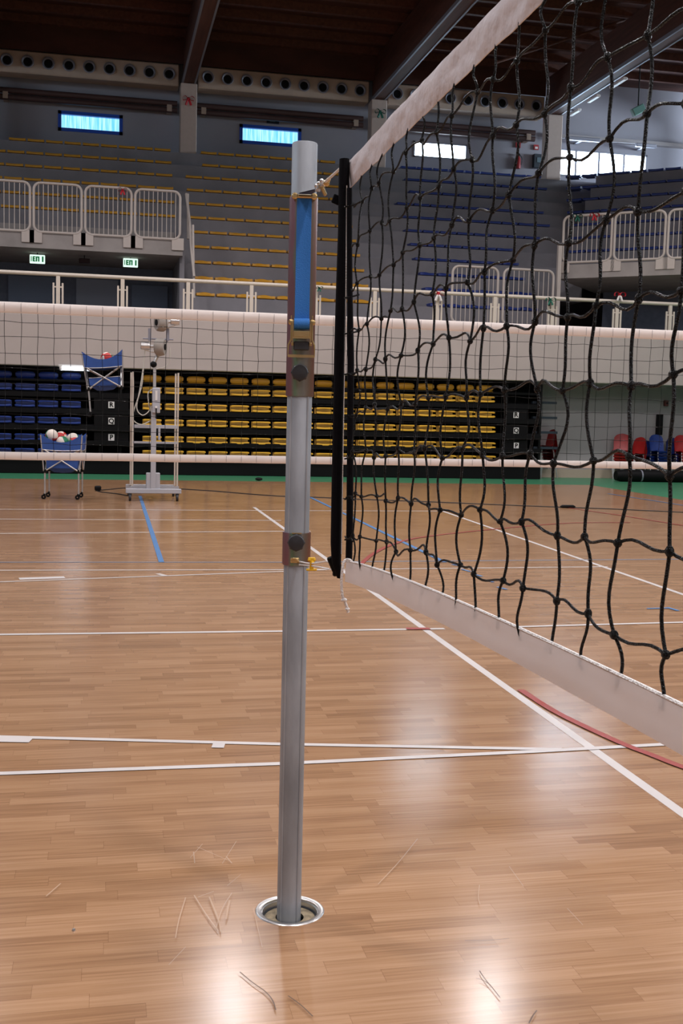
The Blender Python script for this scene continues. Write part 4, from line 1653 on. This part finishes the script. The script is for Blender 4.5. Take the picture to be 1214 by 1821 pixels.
MB().box((MC.x + .01, fy + .03, (1.4 + zc_) / 2), (.05, .05, zc_ - 1.4), bev=.006).build('inner_column', M_ALU, mach)
cb_ = on_y(277.5, 712, fy - .03)
bx_ = MB().box(cb_, (.13, .10, .42), bev=.012).build('control_box', M_MACH, mach)
MB().box(cb_ + Vector((0, -.055, .08)), (.035, .012, .16)).build('label_plate', M_SIGNW, bx_)
MB().cyl(cb_ + Vector((0, -.05, -.11)), cb_ + Vector((0, -.075, -.11)), .02, 12).build('dial', M_SIGNW, bx_, True)
MB().cyl(cb_ + Vector((0, -.06, -.13)), cb_ + Vector((0, -.06, -.3)), .01, 8).build('lever', M_BLACK, bx_, True)
for px, sgn in ((270, -1), (283, 1)):
    q = on_y(px, 771, fy + .03)
    MB().box(q, (.035, .08, .22), bev=.006).build('side_bracket', M_MACH, mach)
jt = on_y(273, 648, fy + .02)
MB().ball(jt, .055, 12, 8).build('tilt_joint', M_BLACK, mach, True)
MB().tube([jt, on_y(280, 632, fy + .02), on_y(286, 630, fy + .04)], .03, 8).build('head_arm', M_ALU, mach, True)
for k, (px, py, mpx, mpy, mdir) in enumerate(((285, 617, 258, 615, -1), (286, 574, 311, 571, 1))):
    c = on_y(px, py, fy - .02)
    m_ = on_y(mpx, mpy, fy)
    Rx = Matrix.Rotation(PI / 2, 3, 'Y')
    R2 = Matrix.Rotation(.35 * mdir, 3, 'Z') @ Rx
    wh = MB().lathe([(.03, -.075), (.12, -.08), (.142, -.05), (.146, 0), (.142, .05), (.12, .08), (.03, .075)], c, 28, R2).build('throwing_wheel', M_WHEELG, mach, True)
    MB().lathe([(0, -.09), (.05, -.09), (.05, .09), (0, .09)], c, 14, R2).build('hub', M_BLACK, wh, True)
    mt = MB()
    ax = Vector((1, 0, 0))
    mt.tube([m_ - ax * .075, m_ - ax * .07, m_ + ax * .07, m_ + ax * .075], [.05, .062, .062, .05], 18)
    mo = mt.build('motor', M_STEEL, mach, True)
    MB().cyl(m_, c, .025, 10).build('motor_shaft', M_ALU, mo, True)
    MB().tube([m_ + Vector((.03 * mdir, 0, -.05)), on_y((px + mpx) / 2, (py + mpy) / 2 + 10, fy), c], .014, 8).build('motor_bracket', M_ALU, mach, True)
# frame between the two heads
b = MB()
for px in (266, 298):
    b.bar(on_y(px, 584, fy + .06), on_y(px, 606, fy + .06), .05, .05)
b.tube([on_y(254, 602, fy + .06), on_y(308, 604, fy + .06)], .012, 8)
b.tube([on_y(298, 604, fy + .06), on_y(286, 632, fy + .06)], .014, 8)
b.build('head_frame', M_GREYMET, mach)
for cs in (bez([on_y(258, 622, fy), on_y(255, 650, fy), on_y(249, 690, fy), on_y(243, 725, fy), on_y(252, 738, fy), on_y(262, 734, fy), on_y(270, 722, fy)], 5),
           bez([on_y(255, 656, fy), on_y(251, 690, fy), on_y(238, 730, fy), on_y(238, 748, fy), on_y(252, 755, fy), on_y(268, 748, fy)], 5),
           bez([on_y(271, 692, fy), on_y(263, 700, fy), on_y(266, 725, fy), on_y(271, 735, fy)], 5),
           bez([on_y(302, 618, fy), on_y(302, 640, fy), on_y(294, 652, fy), on_y(278, 656, fy)], 5)):
    MB().tube(cs, .010, 6).build('machine_cable', M_CABLEW, mach, True)
# feeder's cage: tall posts on the base, platform and cross bar
sc_y = MC.y + .08
zp = on_y(276, 759, sc_y).z
ztop = on_y(276, 662, sc_y).z
for px, dy in ((232.5, .5), (236, -.0), (316, -.0), (311.5, .5)):
    Y = sc_y + dy
    x = on_y(px, 759, Y).x
    MB().box((x, Y, (.19 + ztop) / 2), (.028, .028, ztop - .19)).build('cage_post', M_RAILP, mach)
xa, xb = on_y(236, 759, sc_y).x, on_y(316, 759, sc_y).x
b = MB()
b.box(((xa + xb) / 2, sc_y, zp), (xb - xa, .04, .05))
b.box(((xa + xb) / 2, sc_y + .5, zp), (xb - xa, .04, .05))
b.box(((xa + xb) / 2, sc_y + .25, zp + .01), (xb - xa, .5, .02))
b.build('platform', M_MACH, mach)
MB().box(((xa + xb) / 2, sc_y, on_y(276, 787, sc_y).z), (xb - xa, .035, .035)).build('cross_bar', M_MACH, mach)
MB().box(((xa + xb) / 2, sc_y, .19), (xb - xa + .06, .05, .05)).build('cage_sill', M_MACH, mach)

# raised cart hung on the cage: a tilted copy
cart2 = make_cart('ball_cart', 'tilted blue ball cart raised against the throwing machine')
tc_ = on_y(196, 700, sc_y + .15)
cart2.location = (tc_.x - .045, sc_y + .15, on_y(196, 632, sc_y + .15).z - 1.03)
for ch in list(cart2.children):
    # this cart's legs are folded away; only one still hangs down
    if ch.name.startswith('leg'):
        x = sum(v.co.x for v in ch.data.vertices) / len(ch.data.vertices)
        yv = sum(v.co.y for v in ch.data.vertices) / len(ch.data.vertices)
        if not (x < 0 and yv < 0):
            for g in list(ch.children):
                bpy.data.objects.remove(g)
            bpy.data.objects.remove(ch)
cart2.rotation_euler = (0, math.radians(-5), 0)


def ball(loc, label, i):
    b = MB().ball((0, 0, 0), .105, 24, 16)
    o = b.build('volleyball', M_BALL, smooth=True)
    o.location = loc
    o.rotation_euler = (i * 1.3, i * 2.1, i * .7)
    tag(o, label, 'volleyball', 'white, red and green volleyballs')


cz = 1.0
ox, oy = cart.location.x, cart.location.y
ball((ox - .195, oy - .08, 1.055), 'volleyball at the left end of the standing blue cart', 1)
ball((ox - .05, oy + .12, 1.02), 'volleyball behind the others in the standing blue cart', 2)
ball((ox - .02, oy - .11, .945), 'volleyball low in front in the middle of the standing cart', 3)
ball((ox + .15, oy - .02, 1.00), 'volleyball on the right of the standing cart, topmost there', 4)
ball((ox + .185, oy - .17, .93), 'volleyball just showing over the right rim of the standing cart', 5)
p = on_y(190, 634, sc_y + .15)
ball((p.x, p.y, p.z - .03), 'single volleyball in the raised tilted cart', 6)

# power cables on the floor
def cable(pp, label, name='power_cable', r=.009):
    pts = bez([Vector((q.x, q.y, r)) for q in pl(*pp)], 6)
    b = MB().tube(pts, r, 6)
    o = b.build(name, M_CABLE, smooth=True, loc=pts[0])
    return tag(o, label, 'cable', 'black cables on the parquet')


cable([(318, 870), (380, 874), (480, 882), (560, 885), (650, 889), (760, 893), (900, 899), (1004, 903), (1090, 906), (1150, 909), (1240, 913)], 'long black power cable running from the machine across the floor')
p = on_z(1009, 903.5)
o = MB().tube([p + Vector((-.14, 0, .02)), p + Vector((-.1, 0, .028)), p + Vector((.1, -.0, .028)), p + Vector((.14, 0, .02))], [.012, .028, .028, .012], 10).build('cable_coupling', M_BLACK, smooth=True, loc=p)
tag(o, 'black plug coupling in the middle of the long floor cable', 'plug')
cable([(229, 868), (200, 870.5), (178, 872.5), (172, 873.5), (182, 876), (205, 878.5), (226, 882)], 'short black cable loop on the floor left of the machine')
p = on_z(174, 873)
o = MB().box(p + Vector((0, 0, .05)), (.12, .1, .09), bev=.02).build('cable_socket', M_BLACK, loc=p)
tag(o, 'small black socket block at the bend of the short cable', 'plug')
p = on_z(460, 855)
o = MB().ball(p + Vector((0, 0, .04)), .07, 12, 6, (1.2, 1, .5)).build('dropped_cap', M_BLACK, smooth=True, loc=p)
tag(o, 'small flat black object lying on the green strip by the stand', 'object')
p = on_z(131, 1655)
o = MB().lathe([(0, .006), (.004, .006), (.0055, .003), (.0055, 0), (0, 0)], p, 12).build('screw_head', M_STEEL, smooth=True, loc=p)
tag(o, 'tiny metal screw head on the parquet left of the post', 'screw')

# ================================================================== LIGHT
LAMPY, LAMP_W, LAMP_SPREAD = 22.5, 250, 160
ADDED_DAY_W = 150  # strength of the added fill at the side-wall windows
lamp_n = 0
for bx in (-3.42, 2.74, 8.1, 14.43):
    for y in (LAMPY, 15.0, 7.5, 0.0, -7.5):
        z = 11.12
        y -= 1.1 if bx > 5 else 0
        if lamp_n == 0:
            o = thing('hall_floodlight', (bx, y, z), 'square floodlight hung under a roof beam, out of the picture', 'lamp', 'floodlights under the roof beams')
            MB().box((bx, y, z + .10), (.70, .70, .16), bev=.04).build('housing', M_GREYMET, o)
            MB().box((bx, y, z + .005), (.58, .58, .02)).build('lens', M_LENS, o)
            MB().box((bx, y, z + .235), (.95, .12, .115)).build('bracket', M_GREYMET, o)
            lamp0 = o
        else:
            o = dup(lamp0, (bx, y, z), 0)
        lamp_n += 1
        ld = bpy.data.lights.new('floodlight', 'AREA')
        ld.shape = 'SQUARE'
        ld.size = .58
        ld.energy = LAMP_W
        ld.spread = math.radians(LAMP_SPREAD)
        ld.color = (1.0, .96, .985)
        lo = bpy.data.objects.new('floodlight', ld)
        C.objects.link(lo)
        lo.location = (bx, y, z - .02)

for (x, y, z, L, sg) in ADDEDW:  # added area lights brightening ceiling and tiers from the side walls
    ld = bpy.data.lights.new('daylight', 'AREA')
    ld.shape = 'RECTANGLE'
    ld.size, ld.size_y = 1.4, L
    ld.energy = ADDED_DAY_W * L / 6 * (11 if sg > 0 and y > 30 else 1)  # far right one much stronger, to brighten the corner bay
    ld.color = (.72, .86, 1.0)
    lo = bpy.data.objects.new('daylight', ld)
    C.objects.link(lo)
    lo.location = (x, y, z)
    lo.rotation_euler = (0, sg * PI / 2, 0)

w = bpy.data.worlds.new('world')
bpy.context.scene.world = w
w.use_nodes = True
w.node_tree.nodes['Background'].inputs[0].default_value = (.5, .6, .8, 1)
w.node_tree.nodes['Background'].inputs[1].default_value = .2

sc = bpy.context.scene
sc.view_settings.view_transform = 'Standard'
sc.view_settings.look = 'None'
sc.view_settings.gamma = 1
sc.view_settings.use_curve_mapping = False
sc.view_settings.exposure = -0.1
